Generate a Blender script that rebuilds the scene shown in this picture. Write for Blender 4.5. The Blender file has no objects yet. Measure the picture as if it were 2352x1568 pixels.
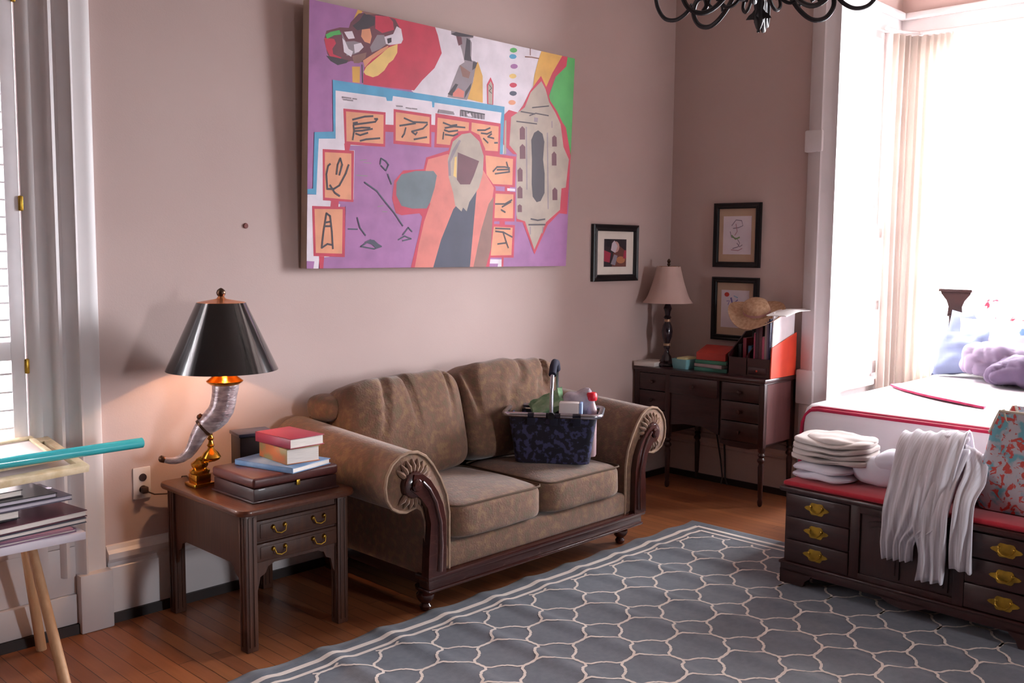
import bpy, bmesh, math, random
from mathutils import Vector, Matrix, noise
random.seed(7)
S=bpy.context.scene; COL=S.collection
PI=math.pi; sin=math.sin; cos=math.cos
V=Vector
# ------------------------------------------------------------------ materials
MATS={}
def lin(c):
    if isinstance(c,str):
        c=[int(c[i:i+2],16)/255 for i in (0,2,4)]
        return tuple((x/12.92 if x<=.04045 else ((x+.055)/1.055)**2.4) for x in c)+(1,)
    return tuple(c)+(1,)
def nd(nt,t,**k):
    n=nt.nodes.new(t)
    for a,b in k.items(): setattr(n,a,b)
    return n
def mat(name,c1,c2=None,rough=.6,metal=0,scale=8,stretch=(1,1,1),bump=0,bscale=60,spec=.5,sheen=0,detail=4,contrast=(.35,.65),emit=0,trans=0,coat=0,c3=None):
    if name in MATS: return MATS[name]
    m=bpy.data.materials.new(name); m.use_nodes=True; nt=m.node_tree
    b=nt.nodes['Principled BSDF']; L=nt.links.new
    b.inputs['Roughness'].default_value=rough; b.inputs['Metallic'].default_value=metal
    b.inputs['Specular IOR Level'].default_value=spec
    b.inputs['Sheen Weight'].default_value=sheen; b.inputs['Coat Weight'].default_value=coat
    b.inputs['Base Color'].default_value=lin(c1)
    tc=nd(nt,'ShaderNodeTexCoord'); mp=nd(nt,'ShaderNodeMapping'); mp.inputs['Scale'].default_value=stretch
    L(tc.outputs['Object'],mp.inputs['Vector'])
    c2=c2 or c1
    nz=nd(nt,'ShaderNodeTexNoise'); nz.inputs['Scale'].default_value=scale; nz.inputs['Detail'].default_value=detail
    L(mp.outputs[0],nz.inputs['Vector'])
    r=nd(nt,'ShaderNodeValToRGB'); r.color_ramp.elements[0].position=contrast[0]; r.color_ramp.elements[1].position=contrast[1]
    r.color_ramp.elements[0].color=lin(c1); r.color_ramp.elements[1].color=lin(c2)
    if c3:
        e=r.color_ramp.elements.new(.5); e.color=lin(c3)
    L(nz.outputs['Fac'],r.inputs['Fac']); L(r.outputs['Color'],b.inputs['Base Color'])
    if bump:
        n2=nd(nt,'ShaderNodeTexNoise'); n2.inputs['Scale'].default_value=bscale; n2.inputs['Detail'].default_value=3
        L(mp.outputs[0],n2.inputs['Vector'])
        bp=nd(nt,'ShaderNodeBump'); bp.inputs['Strength'].default_value=bump; bp.inputs['Distance'].default_value=.01
        L(n2.outputs['Fac'],bp.inputs['Height']); L(bp.outputs['Normal'],b.inputs['Normal'])
    if emit:
        b.inputs['Emission Color'].default_value=lin(c1); b.inputs['Emission Strength'].default_value=emit
    if trans:
        out=nt.nodes['Material Output']; tr=nd(nt,'ShaderNodeBsdfTranslucent'); tr.inputs['Color'].default_value=lin(c1)
        mx=nd(nt,'ShaderNodeMixShader'); mx.inputs[0].default_value=trans
        L(b.outputs[0],mx.inputs[1]); L(tr.outputs[0],mx.inputs[2]); L(mx.outputs[0],out.inputs['Surface'])
    MATS[name]=m; return m
def wood(name,c1,c2,rough=.35,axis='x',coat=.2,sc=6):
    st={'x':(1,12,12),'y':(12,1,12),'z':(12,12,1)}[axis]
    return mat(name,c1,c2,rough=rough,scale=sc,stretch=st,bump=.04,bscale=10,coat=coat,contrast=(.2,.8))
# ------------------------------------------------------------------ mesh builder
class MB:
    def __init__(s): s.v=[]; s.f=[]; s.m=[]; s.mi=0
    def add(s,vs,fs,M=None):
        o=len(s.v)
        s.v+= [tuple(M@V(p)) if M else tuple(p) for p in vs]
        s.f+= [tuple(o+i for i in f) for f in fs]; s.m+= [s.mi]*len(fs); return s
    def box(s,a,b,bev=0,M=None,seg=2):
        x0,y0,z0=a; x1,y1,z1=b
        if x0>x1:x0,x1=x1,x0
        if y0>y1:y0,y1=y1,y0
        if z0>z1:z0,z1=z1,z0
        if bev<=0:
            vs=[(x,y,z) for x in(x0,x1) for y in(y0,y1) for z in(z0,z1)]
            return s.add(vs,[(0,1,3,2),(4,6,7,5),(0,4,5,1),(2,3,7,6),(0,2,6,4),(1,5,7,3)],M)
        bm=bmesh.new(); bmesh.ops.create_cube(bm,size=1)
        for v in bm.verts: v.co=V(((x0+x1)/2+v.co.x*(x1-x0),(y0+y1)/2+v.co.y*(y1-y0),(z0+z1)/2+v.co.z*(z1-z0)))
        bev=min(bev,.49*min(x1-x0,y1-y0,z1-z0))
        bmesh.ops.bevel(bm,geom=bm.edges[:],offset=bev,segments=seg,profile=.5,affect='EDGES')
        s.bm(bm,M); return s
    def bm(s,bm,M=None):
        bm.verts.index_update()
        s.add([v.co[:] for v in bm.verts],[[v.index for v in f.verts] for f in bm.faces],M); bm.free()
    def tube(s,pts,r,n=8,closed=False,cap=True,M=None,flat=1):
        pts=[V(p) for p in pts]; N=len(pts); rs=r if isinstance(r,(list,tuple)) else [r]*N
        vs=[];fs=[];up=None
        for i,p in enumerate(pts):
            if closed: t=pts[(i+1)%N]-pts[i-1]
            else: t=pts[min(i+1,N-1)]-pts[max(i-1,0)]
            t.normalize()
            if up is None:
                up=V((0,0,1)) if abs(t.z)<.9 else V((1,0,0))
            u=(up-t*up.dot(t)); 
            if u.length<1e-5: u=t.orthogonal()
            u.normalize(); w=t.cross(u); up=u
            for k in range(n):
                a=2*PI*k/n; vs.append(p+(u*cos(a)+w*sin(a)*flat)*rs[i])
        for i in range(N if closed else N-1):
            j=(i+1)%N
            for k in range(n):
                fs.append((i*n+k,i*n+(k+1)%n,j*n+(k+1)%n,j*n+k))
        if cap and not closed:
            fs.append(tuple(range(n))[::-1]); fs.append(tuple((N-1)*n+k for k in range(n)))
        return s.add(vs,fs,M)
    def lathe(s,prof,c=(0,0,0),n=24,axis='z',M=None,sx=1,sy=1):
        vs=[];fs=[];N=len(prof)
        for r,z in prof:
            for k in range(n):
                a=2*PI*k/n; x,y=r*cos(a)*sx,r*sin(a)*sy
                p={'z':(x,y,z),'y':(x,z,y),'x':(z,x,y)}[axis]
                vs.append((c[0]+p[0],c[1]+p[1],c[2]+p[2]))
        for i in range(N-1):
            for k in range(n): fs.append((i*n+k,i*n+(k+1)%n,(i+1)*n+(k+1)%n,(i+1)*n+k))
        if prof[0][0]>1e-4: fs.append(tuple(range(n))[::-1])
        if prof[-1][0]>1e-4: fs.append(tuple((N-1)*n+k for k in range(n)))
        return s.add(vs,fs,M)
    def prism(s,poly,h0,h1,axis='z',M=None):
        f={'z':lambda a,b,h:(a,b,h),'y':lambda a,b,h:(a,h,b),'x':lambda a,b,h:(h,a,b)}[axis]
        n=len(poly); vs=[f(a,b,h0) for a,b in poly]+[f(a,b,h1) for a,b in poly]
        return s.add(vs,[tuple(range(n)),tuple(range(2*n-1,n-1,-1))]+[(i,(i+1)%n,n+(i+1)%n,n+i) for i in range(n)],M)
    def sheet(s,A,B,n=24,amp=.01,freq=3,th=.006,ph=0,sub=4,nd_=None,M=None,taper=True):
        """closed cloth strip between two 3D polylines A and B (same length), with folds"""
        def cr(P,t):
            k=len(P)-1; x=min(max(t*k,0),k-1e-6); i=int(x); u=x-i
            p0=V(P[max(i-1,0)]);p1=V(P[i]);p2=V(P[i+1]);p3=V(P[min(i+2,k)])
            return .5*((2*p1)+(p2-p0)*u+(2*p0-5*p1+4*p2-p3)*u*u+(3*p1-p0-3*p2+p3)*u**3)
        R=(len(A)-1)*sub; g=[]
        for i in range(R+1):
            a=cr(A,i/R); b=cr(B,i/R); g.append([a.lerp(b,j/n) for j in range(n+1)])
        def nrm(i,j):
            du=g[min(i+1,R)][j]-g[max(i-1,0)][j]; dv=g[i][min(j+1,n)]-g[i][max(j-1,0)]
            q=du.cross(dv); 
            if q.length<1e-9: return V((0,0,1))
            q.normalize(); return q
        F=[];Bk=[]
        for i in range(R+1):
            for j in range(n+1):
                q=nrm(i,j); u=j/n
                d=amp*sin(2*PI*freq*u+ph+1.2*sin(i*.35+ph))*(.35+.65*i/R)+amp*.9*noise.noise(V((u*5+ph,i*.17,ph)))
                p=g[i][j]+q*d; e=th*(.5 if not taper else .5)
                F.append(p+q*e); Bk.append(p-q*e)
        W=n+1; o=len(F); fs=[]
        for i in range(R):
            for j in range(n):
                a=i*W+j; fs.append((a,a+1,a+W+1,a+W)); fs.append((o+a,o+a+W,o+a+W+1,o+a+1))
        for j in range(n):
            fs.append((j,o+j,o+j+1,j+1)); a=R*W+j; fs.append((a,a+1,o+a+1,o+a))
        for i in range(R):
            a=i*W; fs.append((a,a+W,o+a+W,o+a)); a=i*W+n; fs.append((a,o+a,o+a+W,a+W))
        return s.add(F+Bk,fs,M)
    def blob(s,c,d,p=5,n=10,puff=0,nz=0,ns=4,seed=0,M=None,fn=None):
        """superellipsoid rounded box, size d, centre c"""
        bm=bmesh.new(); bmesh.ops.create_cube(bm,size=2)
        bmesh.ops.subdivide_edges(bm,edges=bm.edges[:],cuts=n,use_grid_fill=True)
        for v in bm.verts:
            q=v.co; q=V([sin(t*PI/2)*.35+t*.65 for t in q])
            k=(abs(q.x)**p+abs(q.y)**p+abs(q.z)**p)**(-1/p); q=q*k
            e=1-puff*(q.x*q.x+q.y*q.y)/2 if puff else 1
            w=V((q.x*d[0]/2,q.y*d[1]/2,q.z*d[2]/2*e))
            if fn: w=fn(w,q)
            if nz:
                dd=noise.noise(w*ns+V((seed*3.1,seed,seed*1.7)))*nz; nn=q.normalized(); w=w+nn*dd
            v.co=V(c)+w if not M else w
        s.bm(bm,(Matrix.Translation(V(c))@M) if M else None); return s
    def pillow(s,w,h,t,M,n=16,nz=.01,seed=0):
        vs=[];fs=[];W=n+1
        for sg in(1,-1):
            for i in range(W):
                for j in range(W):
                    u=-1+2*i/n; v=-1+2*j/n
                    pinch=1-.10*(1-abs(u)**2)*abs(v)**2-.0; pin2=1-.10*(1-abs(v)**2)*abs(u)**2
                    z=sg*t/2*((1-u**4)*(1-v**4))**.45*(1+.25*noise.noise(V((u*2+seed,v*2,sg+seed))))
                    vs.append((u*w/2*pin2,v*h/2*pinch,z+nz*noise.noise(V((u*3+seed,v*3,seed)))))
        o=W*W
        for i in range(n):
            for j in range(n):
                a=i*W+j; fs.append((a,a+W,a+W+1,a+1)); fs.append((o+a,o+a+1,o+a+W+1,o+a+W))
        return s.add(vs,fs,M)
    def build(s,name,mats,parent=None,smooth=True,weld=False,angle=40,origin=None):
        me=bpy.data.meshes.new(name); 
        off=V((0,0,0))
        if parent is not None:
            p=parent
            while p: off+=p.location; p=p.parent
        else:
            if origin is None:
                xs=[v[0] for v in s.v];ys=[v[1] for v in s.v];zs=[v[2] for v in s.v]
                off=V(((min(xs)+max(xs))/2,(min(ys)+max(ys))/2,min(zs)))
            else: off=V(origin)
        me.from_pydata([tuple(V(v)-off) for v in s.v],[],s.f)
        if not isinstance(mats,(list,tuple)): mats=[mats]
        for m in mats: me.materials.append(m)
        me.polygons.foreach_set('material_index',s.m)
        bm=bmesh.new(); bm.from_mesh(me)
        if weld: bmesh.ops.remove_doubles(bm,verts=bm.verts,dist=1e-4)
        bmesh.ops.recalc_face_normals(bm,faces=bm.faces) 
        bm.to_mesh(me); bm.free()
        if smooth:
            me.polygons.foreach_set('use_smooth',[True]*len(me.polygons))
            try: me.set_sharp_from_angle(angle=math.radians(angle))
            except Exception: pass
        o=bpy.data.objects.new(name,me); COL.objects.link(o)
        if parent is not None: o.parent=parent
        else: o.location=off
        return o
def smooth_pts(P,k=5):
    P=[V(p) for p in P]; o=[]; n=len(P)-1
    for i in range(n):
        p0=P[max(i-1,0)];p1=P[i];p2=P[i+1];p3=P[min(i+2,n)]
        for j in range(k):
            u=j/k; o.append(.5*((2*p1)+(p2-p0)*u+(2*p0-5*p1+4*p2-p3)*u*u+(3*p1-p0-3*p2+p3)*u**3))
    o.append(P[-1]); return o
def tag(o,label,cat,group=None):
    o['label']=label; o['category']=cat
    if group: o['group']=group
    return o
def thing(name,loc,label,cat,group=None):
    o=bpy.data.objects.new(name,None); o.empty_display_size=.1; COL.objects.link(o); o.location=loc
    return tag(o,label,cat,group)
def struct(o): o['kind']='structure'; return o
def dup(root):
    r=root.copy(); COL.objects.link(r)
    for c in root.children:
        d=c.copy(); COL.objects.link(d); d.parent=r
        for g in c.children:
            e=g.copy(); COL.objects.link(e); e.parent=d
    return r
def T(x,y,z): return Matrix.Translation((x,y,z))
def RZ(d): return Matrix.Rotation(math.radians(d),4,'Z')
def RX(d): return Matrix.Rotation(math.radians(d),4,'X')
def RY(d): return Matrix.Rotation(math.radians(d),4,'Y')
YA=3.844; XB=5.515; ZC=3.75; XBAY=7.115; YBAY=2.99
# ------------------------------------------------------------------ colours
M_wall=mat('wall_paint','c6b0aa','c1aaa4',rough=.75,scale=1.5,bump=.05,bscale=180,spec=.3)
M_white=mat('white_trim_paint','d9d2d2','d2cbcb',rough=.45,scale=3)
M_ceil=mat('ceiling_paint','b5a79e',rough=.9)
M_shoe=mat('dark_shoe_wood','2a1714','1d100e',rough=.5)
M_dkwood=wood('dark_cherry_wood','2a0f0e','3d1a16',rough=.4,axis='z',coat=.08)
M_dkwoodx=wood('dark_cherry_wood_across','2a0f0e','3d1a16',rough=.4,axis='y',coat=.08)
M_tblwood=wood('walnut_table_wood','3c2018','56321f',rough=.5,axis='z',coat=.03)
M_tbltop=wood('walnut_table_top','4c2619','683a26',rough=.28,axis='y',coat=.4)
M_mahog=wood('mahogany_sofa_wood','32120d','431812',rough=.25,axis='z',coat=.5)
M_mahogx=wood('mahogany_sofa_rail','32120d','431812',rough=.25,axis='x',coat=.5)
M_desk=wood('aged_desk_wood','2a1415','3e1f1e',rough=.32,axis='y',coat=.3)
M_deskglare=wood('desk_wood_side_glare','5a3434','6e4443',rough=.35,axis='z',coat=.4)  # lighter copy of the desk wood, glare on the side panel put into the colour
M_fabric=mat('tan_chenille','86694f','6f5b47',c3='79594a',rough=.95,scale=30,bump=.25,bscale=120,sheen=.3,spec=.15,detail=6)
M_piping=mat('tan_welt_cord','9c8069','8a6f5b',rough=.9,scale=40)
M_brass=mat('polished_brass','e0a640','c78c30',rough=.2,metal=1,scale=10)
M_abrass=mat('aged_brass','c29a3c','8f7030',rough=.35,metal=1,scale=25)
M_black=mat('black_paint','0d0c0f','141216',rough=.35)
M_iron=mat('black_wrought_iron','110d12','1c161c',rough=.6,metal=.1,scale=20,bump=.1)
M_silver=mat('brushed_aluminium','c9c9d2','b4b4c0',rough=.25,metal=1)
M_paper=mat('paper_pages','e6dcd4','d2c8c0',rough=.8,stretch=(1,1,40),scale=20)
M_glass=None
def glass():
    global M_glass
    m=bpy.data.materials.new('window_glass'); m.use_nodes=True; nt=m.node_tree; nt.nodes.clear()
    o=nd(nt,'ShaderNodeOutputMaterial'); t=nd(nt,'ShaderNodeBsdfTransparent'); g=nd(nt,'ShaderNodeBsdfGlossy'); g.inputs['Roughness'].default_value=.02
    mx=nd(nt,'ShaderNodeMixShader'); mx.inputs[0].default_value=.05
    nt.links.new(t.outputs[0],mx.inputs[1]); nt.links.new(g.outputs[0],mx.inputs[2]); nt.links.new(mx.outputs[0],o.inputs[0])
    M_glass=m
glass()
# floor boards: procedural planks running along Y
def floor_mat():
    m=bpy.data.materials.new('oak_floor_boards'); m.use_nodes=True; nt=m.node_tree; L=nt.links.new; b=nt.nodes['Principled BSDF']
    tc=nd(nt,'ShaderNodeTexCoord'); mp=nd(nt,'ShaderNodeMapping'); mp.inputs['Rotation'].default_value=(0,0,PI/2)
    L(tc.outputs['Object'],mp.inputs['Vector'])
    br=nd(nt,'ShaderNodeTexBrick'); br.inputs['Scale'].default_value=1; br.inputs['Brick Width'].default_value=1.3; br.inputs['Row Height'].default_value=.062
    br.inputs['Mortar Size'].default_value=.0012; br.inputs['Color1'].default_value=lin('8c5638'); br.inputs['Color2'].default_value=lin('a86c44'); br.inputs['Mortar'].default_value=lin('2e1710'); br.inputs['Bias'].default_value=-.1
    L(mp.outputs[0],br.inputs['Vector'])
    mp2=nd(nt,'ShaderNodeMapping'); mp2.inputs['Scale'].default_value=(14,1,1); L(tc.outputs['Object'],mp2.inputs['Vector'])
    nz=nd(nt,'ShaderNodeTexNoise'); nz.inputs['Scale'].default_value=4; nz.inputs['Detail'].default_value=6; L(mp2.outputs[0],nz.inputs['Vector'])
    r=nd(nt,'ShaderNodeValToRGB'); r.color_ramp.elements[0].color=(.55,.5,.48,1); r.color_ramp.elements[1].color=(1.15,1.1,1.05,1); L(nz.outputs['Fac'],r.inputs['Fac'])
    mx=nd(nt,'ShaderNodeMixRGB',blend_type='MULTIPLY'); mx.inputs[0].default_value=.8; L(br.outputs['Color'],mx.inputs[1]); L(r.outputs['Color'],mx.inputs[2])
    L(mx.outputs[0],b.inputs['Base Color']); b.inputs['Roughness'].default_value=.36; b.inputs['Coat Weight'].default_value=.05
    bp=nd(nt,'ShaderNodeBump'); bp.inputs['Strength'].default_value=.3; bp.inputs['Distance'].default_value=.002; L(br.outputs['Fac'],bp.inputs['Height']); bp.invert=True
    L(bp.outputs['Normal'],b.inputs['Normal'])
    return m
# ------------------------------------------------------------------ the room
X0,Y0=-4.2,-4.2
b=MB(); b.box((X0,Y0,-.1),(XBAY+.15,YA+.15,0)); struct(b.build('floor',floor_mat(),smooth=False,origin=(0,0,0)))
b=MB(); b.box((X0,Y0,ZC),(XBAY+.15,YA+.15,ZC+.1)); struct(b.build('ceiling',M_ceil,smooth=False))
# painted walls : wall_back carries the painting and window_1; wall_right has the bay
WX0,WX1,WZ0,WZ1=.62,1.33,.42,2.95
b=MB()
b.box((X0,YA,0),(WX0,YA+.15,ZC)).box((WX1,YA,0),(XB+.15,YA+.15,ZC)).box((WX0,YA,0),(WX1,YA+.15,WZ0)).box((WX0,YA,WZ1),(WX1,YA+.15,ZC))
struct(b.build('wall_back',M_wall,smooth=False))
OY0,OY1,OZ=-.35,2.675,3.42
b=MB(); b.box((XB,OY1,0),(XB+.15,YA,ZC)).box((XB,Y0,0),(XB+.15,OY0,ZC)).box((XB,OY0,OZ),(XB+.15,OY1,ZC))
struct(b.build('wall_right',M_wall,smooth=False))
LW=(3.35,3.95,.9,2.1)
b=MB(); b.box((X0-.15,Y0-.15,0),(X0,YA+.15,ZC)); M_dwall=mat('dark_low_bounce_wall','4a3630','42302b',rough=.8)  # dark colour put on the unseen rear walls to cut bounced light
struct(b.build('wall_left',M_dwall,smooth=False))
b=MB(); b.box((X0,Y0-.15,0),(LW[0],Y0,ZC)).box((LW[1],Y0-.15,0),(XB+.15,Y0,ZC)).box((LW[0],Y0-.15,0),(LW[1],Y0,LW[2])).box((LW[0],Y0-.15,LW[3]),(LW[1],Y0,ZC)); struct(b.build('wall_front',M_dwall,smooth=False))
# bay walls (white woodwork below the cornice, wall paint above it)
ZB=3.235; BY0=-.66; SX0,SX1,SZ0,SZ1=5.86,6.92,.62,3.08
b=MB(); b.box((XB+.15,YBAY,0),(SX0,YBAY+.12,ZB)).box((SX1,YBAY,0),(XBAY+.12,YBAY+.12,ZB)).box((SX0,YBAY,0),(SX1,YBAY+.12,SZ0)).box((SX0,YBAY,SZ1),(SX1,YBAY+.12,ZB))
b.mi=1; b.box((XB+.15,YBAY,ZB),(XBAY+.12,YBAY+.12,ZC))
struct(b.build('wall_bay_left',[M_white,M_wall],smooth=False))
b=MB(); b.box((XB+.15,BY0-.12,0),(XBAY+.12,BY0,ZB))
b.mi=1; b.box((XB+.15,BY0-.12,ZB),(XBAY+.12,BY0,ZC))
struct(b.build('wall_bay_right',[M_white,M_wall],smooth=False))
BW=[(1.86,2.84),(.68,1.66)]
b=MB(); ys=[BY0]
for a,c in sorted(BW): ys+=[a,c]
ys.append(YBAY)
for i in range(0,len(ys),2): b.box((XBAY,ys[i],0),(XBAY+.12,ys[i+1],ZB))
for a,c in BW: b.box((XBAY,a,0),(XBAY+.12,c,SZ0)); b.box((XBAY,a,SZ1),(XBAY+.12,c,ZB))
b.mi=1; b.box((XBAY,BY0,ZB),(XBAY+.12,YBAY,ZC))
struct(b.build('wall_bay_back',[M_white,M_wall],smooth=False))
b=MB(); b.box((XBAY-.05,BY0+.02,ZB-.045),(XBAY,YBAY,ZB),.01); b.box((XB+.15,YBAY-.05,ZB-.045),(XBAY-.05,YBAY,ZB),.01)
struct(b.build('trim_1',M_white))
def window(n,axis,a0,a1,z0,z1,w,sgn):
    """sash window; axis 'x' = wall plane normal to x at position w; sgn = direction outdoors"""
    r=thing('window_%d'%n,(0,0,0),'','' ); del r['label']; del r['category']; struct(r)
    def bx(mb,p0,p1,q0,q1,d0,d1):
        if axis=='x': mb.box((w+sgn*d0,p0,q0),(w+sgn*d1,p1,q1))
        else: mb.box((p0,w+sgn*d0,q0),(p1,w+sgn*d1,q1))
    f=MB(); fr=.05
    bx(f,a0,a0+fr,z0,z1,.03,.11);bx(f,a1-fr,a1,z0,z1,.03,.11);bx(f,a0+fr,a1-fr,z0,z0+fr,.03,.11);bx(f,a0+fr,a1-fr,z1-fr,z1,.03,.11)
    zm=(z0+z1)/2; bx(f,a0+fr,a1-fr,zm-.03,zm+.03,.04,.10)
    f.build('window_frame',M_white,r,smooth=False)
    g=MB(); bx(g,a0+fr,a1-fr,z0+fr,z1-fr,.065,.071); g.build('window_pane',M_glass,r,smooth=False)
    s=MB(); bx(s,a0-.04,a1+.04,z0-.04,z0-.002,-.05,.0); s.build('window_sill',M_white,r,smooth=False)
    return r
window(1,'y',WX0,WX1,WZ0,WZ1,YA+.03,1)
window(2,'y',SX0,SX1,SZ0,SZ1,YBAY,1)
for i,(a,c) in enumerate(BW): window(3+i,'x',a,c,SZ0,SZ1,XBAY,1)
window(5,'y',LW[0],LW[1],LW[2],LW[3],Y0,-1)
b=MB(); b.box((-3.5,YA+3.0,-.5),(11,YA+3.2,4.2)); struct(b.build('outside_light_blocker',mat('pale_blocker_paint','d8d2cc','cdc6c0',rough=.9),smooth=False))  # added slab, holds back light from the left and bay-side windows
# casing of window_1 : moulded profile run up the wall
def casing(name,prof,z0,z1,f):
    b=MB(); n=len(prof); vs=[f(a,d,z0) for a,d in prof]+[f(a,d,z1) for a,d in prof]
    b.add(vs,[tuple(range(n)),tuple(range(2*n-1,n-1,-1))]+[(i,(i+1)%n,n+(i+1)%n,n+i) for i in range(n)])
    return struct(b.build(name,M_white,smooth=True,angle=50))
pr=[(1.325,0),(1.325,.030),(1.345,.045),(1.368,.045),(1.372,.028),(1.405,.022),(1.415,.030),(1.420,.052),(1.432,.060),(1.445,.056),(1.452,.034),(1.470,.024),(1.490,.034),(1.496,.055),(1.506,.062),(1.516,.055),(1.522,.040),(1.560,.036),(1.590,.036),(1.596,.030),(1.596,0)]
casing('trim_2',pr,.235,ZC,lambda a,d,z:(a,YA-d,z))
casing('trim_3',[(2*.9725-a,d) for a,d in pr][::-1],.235,ZC,lambda a,d,z:(a,YA-d,z))
b=MB(); b.box((1.475,YA-.075,.0),(1.605,YA,.235),.006); struct(b.build('trim_4',M_white))
# apron panel below window_1
b=MB(); b.box((.40,YA-.02,.04),(1.475,YA,.42)); b.box((.40,YA-.045,.04),(1.475,YA-.02,.16),.006); b.box((.40,YA-.035,.35),(1.475,YA-.02,.42),.006); b.box((1.34,YA-.035,.16),(1.475,YA-.02,.35),.004)
struct(b.build('trim_5',M_white))
# baseboards (tall, moulded cap) and dark shoe strip
bp=[(0,.04),(.030,.04),(.030,.225),(.022,.232),(.022,.245),(.034,.262),(.034,.285),(.020,.298),(.012,.312),(0,.315)]
def baseboard(name,f,a0,a1,m=None):
    b=MB(); n=len(bp); vs=[f(a0,d,z) for d,z in bp]+[f(a1,d,z) for d,z in bp]
    b.add(vs,[tuple(range(n)),tuple(range(2*n-1,n-1,-1))]+[(i,(i+1)%n,n+(i+1)%n,n+i) for i in range(n)])
    struct(b.build(name,m or M_white,smooth=False))
baseboard('baseboard_back',lambda a,d,z:(a,YA-d,z),1.606,XB)
baseboard('baseboard_right',lambda a,d,z:(XB-d,a,z),2.845,YA-.035,M_wall)
b=MB(); b.box((1.606,YA-.045,0),(XB,YA,.04)); b.box((.40,YA-.055,0),(1.474,YA,.04)); struct(b.build('trim_6',M_shoe,smooth=False))
b=MB(); b.box((XB-.045,2.845,0),(XB,YA-.046,.04)); struct(b.build('trim_7',M_shoe,smooth=False))
# bay casing column with blocks
pr2=[(2.84,0),(2.84,.03),(2.83,.045),(2.80,.05),(2.775,.062),(2.745,.062),(2.735,.05),(2.715,.045),(2.705,.035),(2.675,.03),(2.662,.03),(2.662,-.148),(2.69,-.148),(2.69,0)]
casing('trim_8',pr2,0,ZC,lambda a,d,z:(XB-d,a,z))
b=MB()
for z0,z1 in((2.12,2.25),(.60,.81)):
    b.box((XB-.070,2.735,z0),(XB,2.848,z1),.01)
struct(b.build('trim_9',M_white))
casing('trim_10',[(OY0-(a-OY1),d) for a,d in pr2][::-1],0,ZC,lambda a,d,z:(XB-d,a,z))
# small reddish fixing on the wall left of the painting
b=MB(); b.lathe([(0,-.006),(.010,-.006),(.012,-.003),(.012,0)],(2.27,YA,1.62),12,'y'); tag(b.build('wall_plug',mat('rust_plug','7a3a34',rough=.6)),'small rust-red plug in the beige wall left of the painting','wall plug')
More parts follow.
